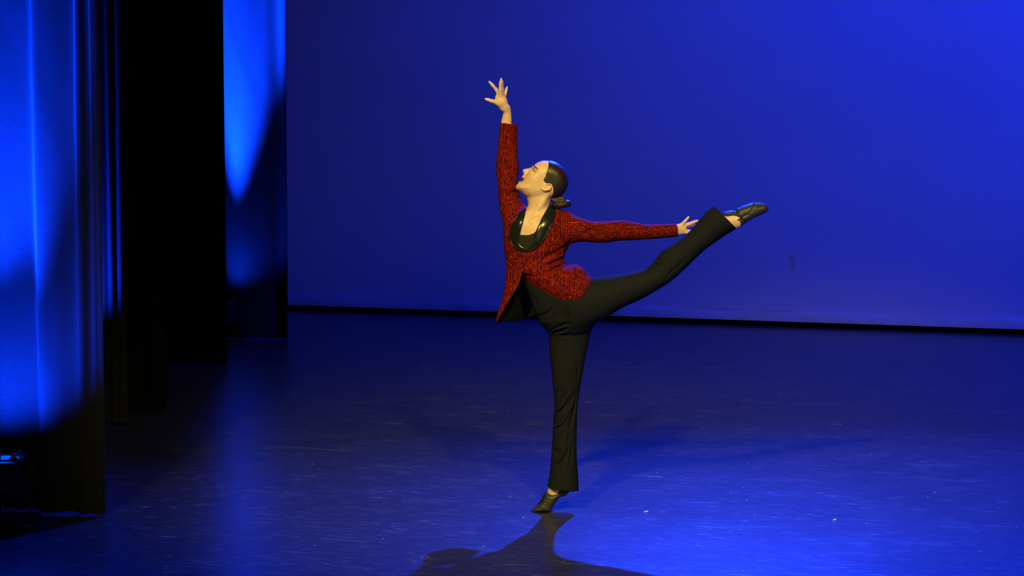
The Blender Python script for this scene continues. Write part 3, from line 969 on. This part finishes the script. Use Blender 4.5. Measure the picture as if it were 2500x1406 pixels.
B.ell(P(1272.5, 438.3, 0.0), (0.0165, 0.030, 0.0082), math.radians(12), k=0.003, mode='sub')      # open mouth
B.ell(P(1268, 457, 0.0), (0.016, 0.020, 0.014), 0, k=0.012)                                        # chin
for sy in (-1, 1):
    B.ell(P(1301.5, 415.5, 0.044 * sy), (0.015, 0.017, 0.009), math.radians(128 - 180), k=0.010, mode='sub')   # eye socket
    B.ell(P(1305.0, 416.5, 0.036 * sy), (0.0115, 0.0115, 0.0105), 0, k=0.003)                                 # lidded eyeball
    B.chain([P(1301.5, 406.5, .040 * sy), P(1307, 407.5, .048 * sy), P(1314, 414, .054 * sy)], [.006, .0065, .005], k=0.010)  # brow ridge
    # ear: rim, lobe and hollow
    B.ell(P(1335.5, 457, 0.059 * sy), (0.027, 0.013, 0.019), math.radians(22), k=0.005)
    B.chain([P(1324, 461, .069 * sy), P(1330, 465, .072 * sy), P(1341, 463, .074 * sy), P(1347, 457, .074 * sy), P(1346.5, 451.5, .074 * sy), P(1341, 448.5, .073 * sy), P(1334, 450.5, .071 * sy)],
            [.0050, .0040, .0036, .0036, .0036, .0036, .0030], k=0.003)
    B.ell(P(1337, 456.3, 0.077 * sy), (0.0125, 0.007, 0.0065), math.radians(24), k=0.003, mode='sub')
    # neck muscle running from behind the ear to the pit of the throat, and the hollow beside it
    B.chain([P(1334, 476, -.040 if sy < 0 else .040), P(1318, 505, -.050 if sy < 0 else .046), P(1300, 533, -.056 if sy < 0 else .05), P(1291, 546, -.070 if sy < 0 else .055)], [.013, .012, .010, .007], k=0.014)
B.chain([P(1304, 500, -.062), P(1296, 525, -.076), P(1288, 548, -.098)], [.005, .006, .004], k=0.016, mode='sub')
B.chain([P(1322, 512, -.072), P(1312, 527, -.084)], [.006, .005], k=0.018, mode='sub')
B.chain([P(1299, 543, -.078), P(1318, 531, -.075), P(1338, 520, -.055)], [.006, .007, .006], k=0.014)   # collar bone
# raised hand
B.loft([(1216, 345, 1252, 345, .075, .024), (1222, 305, 1249.5, 305, .075, .020), (1226, 285, 1249, 285, .073, .018), (1229.5, 272, 1247.5, 269, .07, .017), (1225, 263, 1245.5, 257, .066, .018)], k=0.010)
B.ell(P(1224, 251, .058), (0.046, 0.018, 0.026), math.radians(118), k=0.014)
B.ell(P(1227.5, 244, .062), (0.034, 0.020, 0.019), math.radians(115), k=0.012)
B.ell(P(1216.5, 252, .046), (0.022, 0.015, 0.015), math.radians(150), k=0.010)
B.chain([P(1214, 249.5, .044), P(1200, 247, .038), P(1191, 243.5, .036), P(1185.8, 241.8, .036)], [.0125, .0090, .0080, .0062], k=0.008)          # thumb
B.chain([P(1219, 233, .060), P(1211.5, 219, .058), P(1202, 207.5, .054), P(1195, 200, .052)], [.0095, .0085, .0076, .0060], k=0.005)      # index
B.chain([P(1222.5, 234, .048), P(1221.5, 219, .042), P(1222.0, 204, .040), P(1223.8, 193, .041)], [.0105, .0092, .0080, .0060], k=0.005)  # middle
B.chain([P(1227, 234, .068), P(1226.5, 219, .072), P(1226.0, 207, .075), P(1226.5, 198, .077)], [.0095, .0084, .0074, .0056], k=0.005)    # ring
B.chain([P(1231.5, 236.5, .076), P(1234.0, 227.5, .082), P(1236.2, 219, .085), P(1238, 213, .086)], [.0085, .0074, .0066, .0052], k=0.005)   # little
# trailing hand
B.loft([(1610, 551, 1612, 577, .045, .020), (1640, 549, 1642, 575.5, .055, .018), (1652, 547, 1655, 574, .06, .0175), (1666, 546, 1668, 572, .066, .016), (1674, 548, 1676, 568, .07, .014)], k=0.008)
B.chain([P(1664, 549, .062), P(1673, 539.5, .056), P(1681, 530, .054)], [.0105, .0080, .0058], k=0.006)                     # thumb
B.chain([P(1674, 549.5, .066), P(1685, 546, .066), P(1695, 541.8, .068), P(1702.5, 539, .070)], [.0100, .0088, .0078, .0062], k=0.005)
B.chain([P(1675, 552, .074), P(1687, 549, .078), P(1698, 546.5, .082), P(1707, 544.5, .084)], [.0095, .0086, .0078, .0060], k=0.005)
B.chain([P(1675, 564, .072), P(1687, 566, .076), P(1697, 567, .080), P(1705, 568, .083)], [.0100, .0088, .0078, .0060], k=0.005)
B.chain([P(1674, 566.5, .064), P(1685, 570, .066), P(1693, 573, .070), P(1699, 575, .072)], [.0092, .0078, .0068, .0054], k=0.005)
V, F = B.mesh(1)
body = mesh_obj('body', V, F, M['skin'], person)

# face details set on the skin
def on_skin(x, y, lift=0.001, fld=B): return P(x, y, fld.front(x, y, -0.2, 0.1) - lift)


V, F = tube_mesh(catmull([on_skin(1302.5, 404.5), on_skin(1304.5, 405.2), on_skin(1308.5, 408.5), on_skin(1314.0, 413.8)], 14), list(np.interp(np.linspace(0, 1, 14), [0, .25, .7, 1], [.0020, .0034, .0026, .0008])), 8)
mesh_obj('eyebrow', V, F, M['brow'], body)
V, F = tube_mesh(catmull([on_skin(1301.0, 411.0, 0), on_skin(1302.6, 414.2, 0), on_skin(1305.6, 417.5, 0), on_skin(1309.5, 420.3, 0)], 14), list(np.interp(np.linspace(0, 1, 14), [0, .4, 1], [.0022, .0022, .0006])), 8)
mesh_obj('eyelashes', V, F, M['iris'], body)
V, F = tube_mesh(catmull([on_skin(1301.2, 413.8, 0), on_skin(1303.2, 416.2, 0), on_skin(1305.6, 418.4, 0)], 8), [.0005, .0013, .0015, .0016, .0016, .0014, .001, .0004], 8)
mesh_obj('eye', V, F, M['eyewhite'], body)
for nm, ctrl, rr in (('upper_lip', [(1274.2, 431.6), (1275.6, 431.8), (1278.0, 433.2), (1280.6, 436.5)], .0022), ('lower_lip', [(1267.0, 445.0), (1270.5, 443.2), (1275.0, 443.2), (1279.6, 442.3)], .0026)):
    V, F = tube_mesh(catmull([on_skin(x, y, -0.0006) for x, y in ctrl], 12), list(rr * np.interp(np.linspace(0, 1, 12), [0, .3, 1], [.9, 1.0, .5])), 8)
    mesh_obj(nm, V, F, M['lip'], body)
bm = bmesh.new(); bmesh.ops.create_uvsphere(bm, u_segments=16, v_segments=10, radius=1.0, matrix=Matrix.Translation(P(1279.0, 438.3, 0.0)) @ Matrix.Diagonal((.008, .026, .0085, 1)))
bm_obj('mouth_cavity', bm, M['mouth'], body, True)
bm = bmesh.new()
bmesh.ops.create_uvsphere(bm, u_segments=16, v_segments=8, radius=1.0, matrix=Matrix.Translation(P(1276.6, 434.6, 0.0)) @ Matrix.Diagonal((.0045, .019, .0030, 1)))
bm_obj('teeth', bm, M['teeth'], body, True)
bm = bmesh.new(); bmesh.ops.create_uvsphere(bm, u_segments=8, v_segments=6, radius=.0014, matrix=Matrix.Translation(on_skin(1285.4, 446.4, 0)))
bm_obj('mole', bm, M['brow'], body, True)

# ---- hair: follows the skull, swept back into a low bun
HA = Field(P(1318, 492, 0) + np.array([0, -.10, 0]), P(1398, 384, 0) + np.array([0, .10, 0]), 0.0028)
HA.inflate(HEAD, 0.066, 30, 0.0, smooth=3)
HA.a -= 0.0030
HAIRLINE = [(1338, 380), (1339, 396), (1338.5, 404), (1336.5, 412), (1333, 420), (1331.5, 428), (1328, 434), (1325.5, 438), (1330, 443), (1334, 446.5), (1340, 447), (1346, 449), (1350, 455), (1350.5, 463), (1349, 472), (1345, 481), (1345, 492), (1400, 500), (1400, 380)]
HA.prism(HAIRLINE, -0.2, 0.2, 0.0, mode='inter')
V, F = HA.mesh(2)
hair = mesh_obj('hair', V, F, M['hair'], person)
BU = Field(P(1340, 516, 0) + np.array([0, -.07, 0]), P(1400, 470, 0) + np.array([0, .07, 0]), 0.0025)
BU.ell(P(1366, 489, 0.0), (.032, .034, .020), math.radians(-5))
for j in range(26):        # the coil
    a0, a1 = 2 * math.pi * j / 26, 2 * math.pi * (j + 1) / 26
    f = lambda a: P(1371, 498.5, 0) + np.array([.030 * math.cos(a), .030 * math.sin(a), .0035 * math.cos(a)])
    BU.cap(f(a0), f(a1), .0165, .0165, k=0.003)
BU.chain([P(1354, 490, -.022), P(1364, 484, -.024), P(1375, 483, -.020), P(1382, 489, -.012)], [.008, .0085, .0085, .006], k=0.002)
BU.chain([P(1357, 494, -.030), P(1367, 489.5, -.031), P(1377, 488, -.027), P(1385, 492, -.02)], [.0055, .006, .006, .004], k=0.002)
BU.chain([P(1348, 484, -.01), P(1358, 488, -.012), P(1366, 494, -.012)], [.016, .018, .018], k=0.005)
V, F = BU.mesh(1)
bun = mesh_obj('bun', V, F, M['hair'], hair)

# ---- camisole: hugs the chest below the neckline
CA = Field(P(1255, 625, 0) + np.array([0, -.14, 0]), P(1325, 545, 0) + np.array([0, .06, 0]), 0.003)
CA.loft(slim(TORSO, lambda i: (.955, .955, .955, .94, .86, .82, .80)[i]))
CA.a -= 0.0035
CA.prism([(1256, 574), (1268, 573), (1280, 574.2), (1292, 573.6), (1303, 569), (1310, 564), (1330, 556), (1330, 622), (1256, 622)], -0.2, 0.0, -0.1, mode='inter')
V, F = CA.mesh(1)
mesh_obj('camisole', V, F, M['camisole'], person)

# ---- jacket
J = Field(np.array([-0.36, -0.2, 0.78]), np.array([0.70, 0.2, 1.95]), 0.004)
J.loft(TORSO)
J.loft(RSLEEVE, k=0.03)
J.loft(LSLEEVE, k=0.025)
J.loft(PEPLUM, k=0.012)
J.ell(P(1386, 522, -.03), (.016, .04, .012), 0, k=0.012)      # puckered shoulder seam
# openings: neckline, cuffs
NECK_OPEN = [(1282, 505), (1276, 522), (1266, 540), (1259, 560), (1257, 578), (1262, 592), (1272, 602), (1284, 606), (1298, 601), (1310, 588), (1322, 566), (1333, 543), (1343, 522), (1349, 505), (1349, 490), (1284, 490)]
J.prism(NECK_OPEN, -0.3, 0.012, -0.08, k=0.004, mode='sub')
J.loft([(1224, 290, 1260.5, 292, .075, .0355), (1223, 299, 1260.5, 302, .075, .0355), (1222, 318, 1258, 318, .075, .033)], mode='sub')
J.loft([(1640, 549, 1642, 577, .055, .029), (1653, 547.5, 1656, 576, .06, .031), (1662, 547, 1664, 576, .063, .031)], mode='sub')
# folds: pulls across the waist, under the raised arm, at the armpit


def crease(fld, pts, rad, k, lift=0.0, mode='sub'):
    if not hasattr(fld, 'base'): fld.base = fld.a.copy()      # depths are read from the unfolded cloth
    n = max(6, len(pts) * 4)
    cur, fld.a = fld.a, fld.base
    c = [P(x, y, fld.front(x, y, -0.25, 0.15) - lift) for x, y in catmull(pts, n)]
    fld.a = cur
    r = [rad * (0.35 + 0.65 * math.sin(math.pi * (0.08 + 0.84 * i / (n - 1)))) for i in range(n)]
    for i in range(n - 1): fld.cap(c[i], c[i + 1], r[i], r[i + 1], k, mode)


for pts in ([(1325, 632), (1350, 621), (1376, 610)], [(1318, 655), (1345, 645), (1378, 630)], [(1322, 668), (1348, 657), (1378, 644)], [(1335, 640), (1358, 632), (1379, 621)]):
    crease(J, pts, 0.0062, 0.006, 0.001)
for pts in ([(1320, 644), (1348, 634), (1377, 622)], [(1320, 662), (1348, 651), (1378, 637)]):
    crease(J, pts, 0.0055, 0.008, 0.000, 'union')
crease(J, [(1236, 631), (1246, 644), (1258, 655), (1272, 662)], 0.0045, 0.005, 0.0)            # waist seam
crease(J, [(1280, 671), (1292, 675), (1305, 676), (1316, 672)], 0.0040, 0.005, 0.0)
crease(J, [(1243, 478), (1252, 471), (1266, 468)], 0.006, 0.009, 0.0)                            # arm crease by the chin
crease(J, [(1276.5, 613), (1276.5, 630), (1276, 648), (1277, 668)], 0.0022, 0.003, 0.0)          # front edge
crease(J, [(1430, 572), (1440, 562), (1452, 556)], 0.006, 0.010, 0.0)
crease(J, [(1395, 586), (1380, 602), (1360, 612)], 0.005, 0.010, 0.0)
crease(J, [(1382, 522), (1386, 540), (1386, 560), (1380, 585)], 0.003, 0.008, 0.0)
crease(J, [(1405, 650), (1412, 665), (1414, 680)], 0.008, 0.014, 0.0)
V, F = J.mesh(1)
jacket = mesh_obj('jacket', V, F, M['knit'], person)
for (x, y, dl) in ((1275.5, 624, 0), (1274, 642, 0), (1274.5, 660, 0)):
    c = P(x, y, J.front(x, y) - 0.001)
    bm = bmesh.new()
    lathe_bm(bm, [(0.001, -0.0015), (0.0050, -0.0012), (0.0056, 0.0005), (0.0046, 0.0018), (0.0030, 0.0014), (0.0008, 0.0020)], 14, tuple(c), Matrix.Rotation(math.radians(90), 3, 'X'))
    bm_obj('button', bm, M['button'], jacket, True)

# shiny shawl collar around the neckline
OUT = [(1284, 507), (1266, 523), (1253, 544), (1246.5, 563), (1245, 578), (1249, 594), (1261, 606.5), (1279, 612.5), (1299, 609.5), (1318, 596), (1333, 574), (1346, 548), (1354, 528), (1356.5, 516), (1347, 500)]
INN = [(1284.5, 510), (1281, 526), (1276, 544), (1270.5, 565), (1267, 579), (1266.5, 589), (1271, 599), (1283, 605), (1294, 601.5), (1302.5, 588), (1307, 567.5), (1316.5, 547), (1326, 527), (1334, 512.5), (1340, 503)]
no, ns = 90, 9
oc, ic = catmull(OUT, no), catmull(INN, no)
COLF = Field(J.lo, J.lo + J.h * J.n, J.h); COLF.loft(TORSO); COLF.loft(RSLEEVE, k=0.03); COLF.loft(LSLEEVE, k=0.025)
COLF.loft([(1287, 484, 1349, 478, .0, .056), (1289, 498, 1346, 496, .0, .060), (1282, 514, 1348, 510, .0, .066), (1272, 535, 1356, 526, .0, .076)], k=0.02)
V = []
for i in range(no):
    for j in range(ns):
        s_ = j / (ns - 1)
        x, y = ic[i] + (oc[i] - ic[i]) * s_
        d_ = COLF.front(x, y, -0.2, 0.15, 0.03)
        t_ = i / (no - 1)
        V.append([x, y, d_, s_])
V = np.array(V).reshape(no, ns, 4)
for _ in range(6):       # relax the depth so the band lies smoothly
    d_ = V[:, :, 2]; e = np.pad(d_, 1, mode='edge')
    V[:, :, 2] = 0.4 * d_ + 0.15 * (e[:-2, 1:-1] + e[2:, 1:-1] + e[1:-1, :-2] + e[1:-1, 2:])
W_ = [P(x, y, d_ - 0.004 - 0.003 * math.sin(math.pi * s_) ** 0.5) for x, y, d_, s_ in V.reshape(-1, 4)]
F = [(i * ns + j, i * ns + j + 1, (i + 1) * ns + j + 1, (i + 1) * ns + j) for i in range(no - 1) for j in range(ns - 1)]
collar = mesh_obj('collar', W_, F, M['vinyl'], jacket)
md = collar.modifiers.new('t', 'SOLIDIFY'); md.thickness = 0.004; md.offset = 0
setp(collar, 'shiny black patent collar')
V, F = tube_mesh([P(x, y, d_ - 0.005) for x, y, d_, s_ in V[:, ns - 1]], 0.0028, 8)
mesh_obj('collar_piping', V, F, M['vinyl'], jacket)

# right front skirt of the jacket hanging open, with its dark lining
rows = [  # front edge, hanging edge, then the part that wraps behind the hip: (x, y, depth)
    [(1276, 662, -.095), (1256, 652, -.070), (1238, 640, -.010), (1246, 652, .060), (1275, 664, .095), (1312, 672, .10)],
    [(1268, 690, -.100), (1252, 688, -.080), (1235.5, 680, -.020), (1245, 694, .070), (1276, 702, .110), (1314, 704, .115)],
    [(1254, 716, -.095), (1243, 714, -.080), (1231.5, 708, -.030), (1240, 724, .075), (1278, 730, .120), (1316, 730, .125)],
    [(1238, 742, -.085), (1231, 740, -.075), (1224.5, 736, -.035), (1233, 752, .080), (1280, 755, .130), (1316, 750, .130)],
    [(1224, 766, -.070), (1219.5, 765, -.060), (1216.5, 763, -.035), (1226, 772, .070), (1276, 772, .135), (1314, 760, .135)],
    [(1213, 785, -.050), (1211, 786.5, -.045), (1210.5, 787, -.030), (1222, 786, .060), (1266, 781, .138), (1312, 766, .138)]]
rr = np.array(rows, float)
nu, nv = 34, 40
g1 = np.stack([catmull(rr[:, c], nv) for c in range(rr.shape[1])], 1)
g2 = np.stack([catmull(g1[r], nu) for r in range(nv)], 0)
V = []
for r in range(nv):
    for c in range(nu):
        x, y, d_ = g2[r, c]
        V.append(P(x, y, d_ + 0.004 * math.sin(c * 0.8 + r * 0.15) * (r / nv)))
F = [(r * nu + c, r * nu + c + 1, (r + 1) * nu + c + 1, (r + 1) * nu + c) for r in range(nv - 1) for c in range(nu - 1)]
fl = mesh_obj('front_skirt', V, F, M['knit'], jacket)
md = fl.modifiers.new('t', 'SOLIDIFY'); md.thickness = 0.004; md.offset = 0
me = fl.data
nrm = np.zeros((len(me.vertices), 3), np.float32); me.vertices.foreach_get('normal', nrm.ravel())
V = np.array(V)
cen = np.array(P(1268, 720, 0.02))
sgn = np.sign(((cen - V) * nrm).sum(1).mean())
li = mesh_obj('skirt_lining', V + nrm * sgn * 0.0045, F, M['lining'], jacket)

# ---- trousers
T = Field(np.array([-0.20, -0.21, 0.06]), np.array([0.96, 0.16, 1.52]), 0.004)
T.loft(HIPS)
T.loft(SLEG, k=0.02)
T.loft(RLEG, k=0.045)
T.ell(P(1398, 725, -.075), (.075, .045, .060), math.radians(30), k=0.04)          # seat of the raised side
T.loft([(1348, 1164, 1404, 1164, .02, .060), (1345, 1174, 1406, 1176, .02, .066), (1341, 1187, 1407, 1195, .02, .070), (1339, 1198, 1409, 1207, .02, .072)], mode='sub')
T.loft([(1718, 535, 1756, 576, -.10, .064), (1730, 526, 1770, 565, -.10, .067), (1748, 508, 1793, 553, -.10, .074), (1756, 500, 1801, 545, -.10, .075)], mode='sub')
for pts, r_ in (([(1341, 811), (1358, 803), (1376, 794), (1392, 790)], .0050), ([(1345, 813), (1365, 809), (1388, 801)], .0050), ([(1363, 827), (1378, 821), (1392, 815)], .0035), ([(1366, 836), (1380, 829)], .003),
                ([(1312, 773), (1326, 770), (1340, 763), (1352, 752)], .004), ([(1302, 725), (1308, 740), (1308, 752)], .005),
                ([(1596, 634), (1604, 640), (1611, 650)], .0045), ([(1606, 630), (1614, 642)], .0035), ([(1590, 652), (1597, 662)], .003), ([(1580, 655), (1580, 665)], .003),
                ([(1652, 652), (1640, 665), (1625, 680)], .0035), ([(1672, 634), (1660, 648), (1648, 660)], .0035),
                ([(1352, 962), (1364, 957), (1374, 954)], .004), ([(1354, 996), (1366, 986), (1378, 968), (1384, 956)], .0055), ([(1352, 1018), (1366, 1005), (1382, 985), (1394, 968)], .0060),
                ([(1351, 1034), (1368, 1020), (1384, 1000), (1398, 975), (1404, 958)], .0065), ([(1390, 1056), (1396, 1030), (1403, 1000), (1409, 960)], .0055),
                ([(1352, 1048), (1366, 1040), (1378, 1025)], .004), ([(1350, 1075), (1366, 1066), (1378, 1052)], .0045), ([(1394, 1055), (1384, 1090), (1372, 1120), (1360, 1146)], .0065), ([(1350, 1098), (1360, 1104), (1366, 1095)], .005),
                ([(1398, 1070), (1396, 1110), (1390, 1150)], .004), ([(1406, 870), (1412, 900), (1410, 930)], .004)):
    crease(T, pts, r_ * 1.9, 0.005, 0.003)
for pts, r_ in (([(1352, 1006), (1368, 995), (1384, 972)], .004), ([(1350, 1044), (1372, 1030), (1390, 1000), (1398, 985)], .0045), ([(1386, 1080), (1376, 1105), (1362, 1130)], .0045), ([(1600, 632), (1607, 644)], .003), ([(1344, 809), (1368, 800), (1386, 796)], .003)):
    crease(T, pts, r_ * 1.5, 0.006, 0.001, 'union')
V, F = T.mesh(1)
trousers = mesh_obj('trousers', V, F, M['trousers'], person)

# ---- shoes
SH1 = [(1296.5, 1247.5), (1299, 1243), (1305, 1238), (1312.5, 1231.5), (1316, 1226), (1321, 1220), (1325, 1213), (1330, 1204), (1334.5, 1201.5), (1345, 1201.5), (1356, 1198.5), (1362, 1190), (1378, 1186), (1391, 1190), (1392, 1197),
       (1387, 1204), (1380, 1210), (1374.5, 1213), (1370, 1212.6), (1363.5, 1218), (1358, 1225.5), (1352, 1234), (1347, 1243), (1343.5, 1249.3), (1330, 1250.6), (1312, 1250.8), (1300, 1250.6)]
SH2 = [(1763, 523), (1766.5, 517.7), (1775, 514.6), (1787, 512.6), (1794.8, 514.5), (1798, 509), (1805, 506), (1812, 502.5), (1820, 500), (1829, 496.8), (1842, 494.3), (1860, 494.3), (1871.5, 499), (1876, 506.8), (1874.6, 513.8), (1865, 520.9),
       (1849.5, 528), (1834, 535.7), (1820, 544.5), (1808, 553), (1804, 548), (1799.5, 541), (1796, 532.6), (1788.5, 528.7), (1776, 530), (1768, 528)]


def shoe(outline, yc, label, folds, laces, sole_pts, k_sub):
    q = np.array([P(x, y, yc) for x, y in outline])
    S = Field(q.min(0) - np.array([.02, .07, .02]), q.max(0) + np.array([.02, .07, .02]), 0.0026)
    S.inflate(outline, 0.043, 15, yc, smooth=3)
    for pts, r_ in folds: crease(S, pts, r_, 0.005, 0.0)
    V, F = S.mesh(1)
    V[:, 2] = np.maximum(V[:, 2], 0.0008) if yc > 0 else V[:, 2]
    sh = mesh_obj('shoe', V, F, M['leather'], person)
    setp(sh, label)
    for pts in laces:
        V, F = tube_mesh(catmull([P(x, y, yc + dy) for x, y, dy in pts], 16), 0.0016, 6)
        mesh_obj('lace', V, F, M['lace'], sh)
    for pts, r_ in sole_pts:
        # thin split-sole pads under heel and ball
        c = catmull([P(x, y, yc) for x, y in pts], 14)
        V, F = [], []
        for i, p_ in enumerate(c):
            t = c[min(i + 1, 13)] - c[max(i - 1, 0)]; t /= np.linalg.norm(t); nn = np.array([-t[2], 0, t[0]])
            wd = r_ * math.sqrt(max(0.05, 1 - (2 * i / 13 - 1) ** 4))
            for (a_, b_) in ((-1, 0), (-.7, .0016), (.7, .0016), (1, 0), (.7, -.0016), (-.7, -.0016)):
                V.append(p_ + np.array([0, a_ * wd, 0]) + nn * b_)
        for i in range(13):
            for j in range(6): F.append((i * 6 + j, i * 6 + (j + 1) % 6, (i + 1) * 6 + (j + 1) % 6, (i + 1) * 6 + j))
        F += [tuple(range(6))[::-1], tuple(13 * 6 + j for j in range(6))]
        V = np.array(V)
        if yc > 0: V[:, 2] = np.maximum(V[:, 2], 0.0)
        mesh_obj('sole', V, F, M['sole'], sh)
    return sh


shoe(SH1, .02, 'black lace-up dance shoe standing on its ball', [([(1318, 1226), (1330, 1234), (1338, 1242)], .0025), ([(1322, 1222), (1334, 1229), (1340, 1238)], .0025), ([(1327, 1214), (1336, 1224)], .002), ([(1337, 1206), (1344, 1226)], .0015), ([(1358, 1199), (1364, 1210)], .002)],
     [[(1316, 1228, -.03), (1321, 1222, -.012), (1320, 1221, .01)], [(1321, 1224, -.034), (1324.5, 1215.5, -.01), (1324, 1216, .012)], [(1326, 1216, -.034), (1328, 1208, -.008), (1328, 1209, .012)],
      [(1332, 1200, -.02), (1326, 1205, -.024), (1324, 1214, -.03), (1327, 1221, -.038)], [(1331, 1201, -.018), (1328, 1209, -.032), (1324, 1218, -.036), (1314, 1230, -.03)]],
     [([(1298, 1249.8), (1312, 1250.3), (1330, 1250.2), (1343, 1248.8)], .036), ([(1373, 1212), (1380, 1208.6), (1386, 1203), (1390.5, 1197)], .016)], 0)
shoe(SH2, -.10, 'black dance shoe on the pointed raised foot', [([(1842, 496), (1838, 506), (1834, 518)], .003), ([(1852, 498), (1849, 507)], .0022), ([(1858, 499), (1855, 506)], .0018), ([(1800, 530), (1810, 536), (1822, 540)], .002), ([(1797, 514), (1800, 524)], .003), ([(1810, 536), (1816, 528), (1828, 524)], .002)],
     [[(1802, 535, -.041), (1808, 538, -.040), (1813, 541, -.036)], [(1808, 533, -.043), (1815, 537, -.041), (1821, 539, -.034)], [(1800, 538, -.036), (1806, 534, -.043), (1812, 533, -.044)]],
     [([(1826, 498.6), (1842, 495.2), (1860, 495.2), (1871, 500)], .017), ([(1765, 520.5), (1772, 516.3), (1784, 513.6), (1792, 514.6)], .015)], 0)
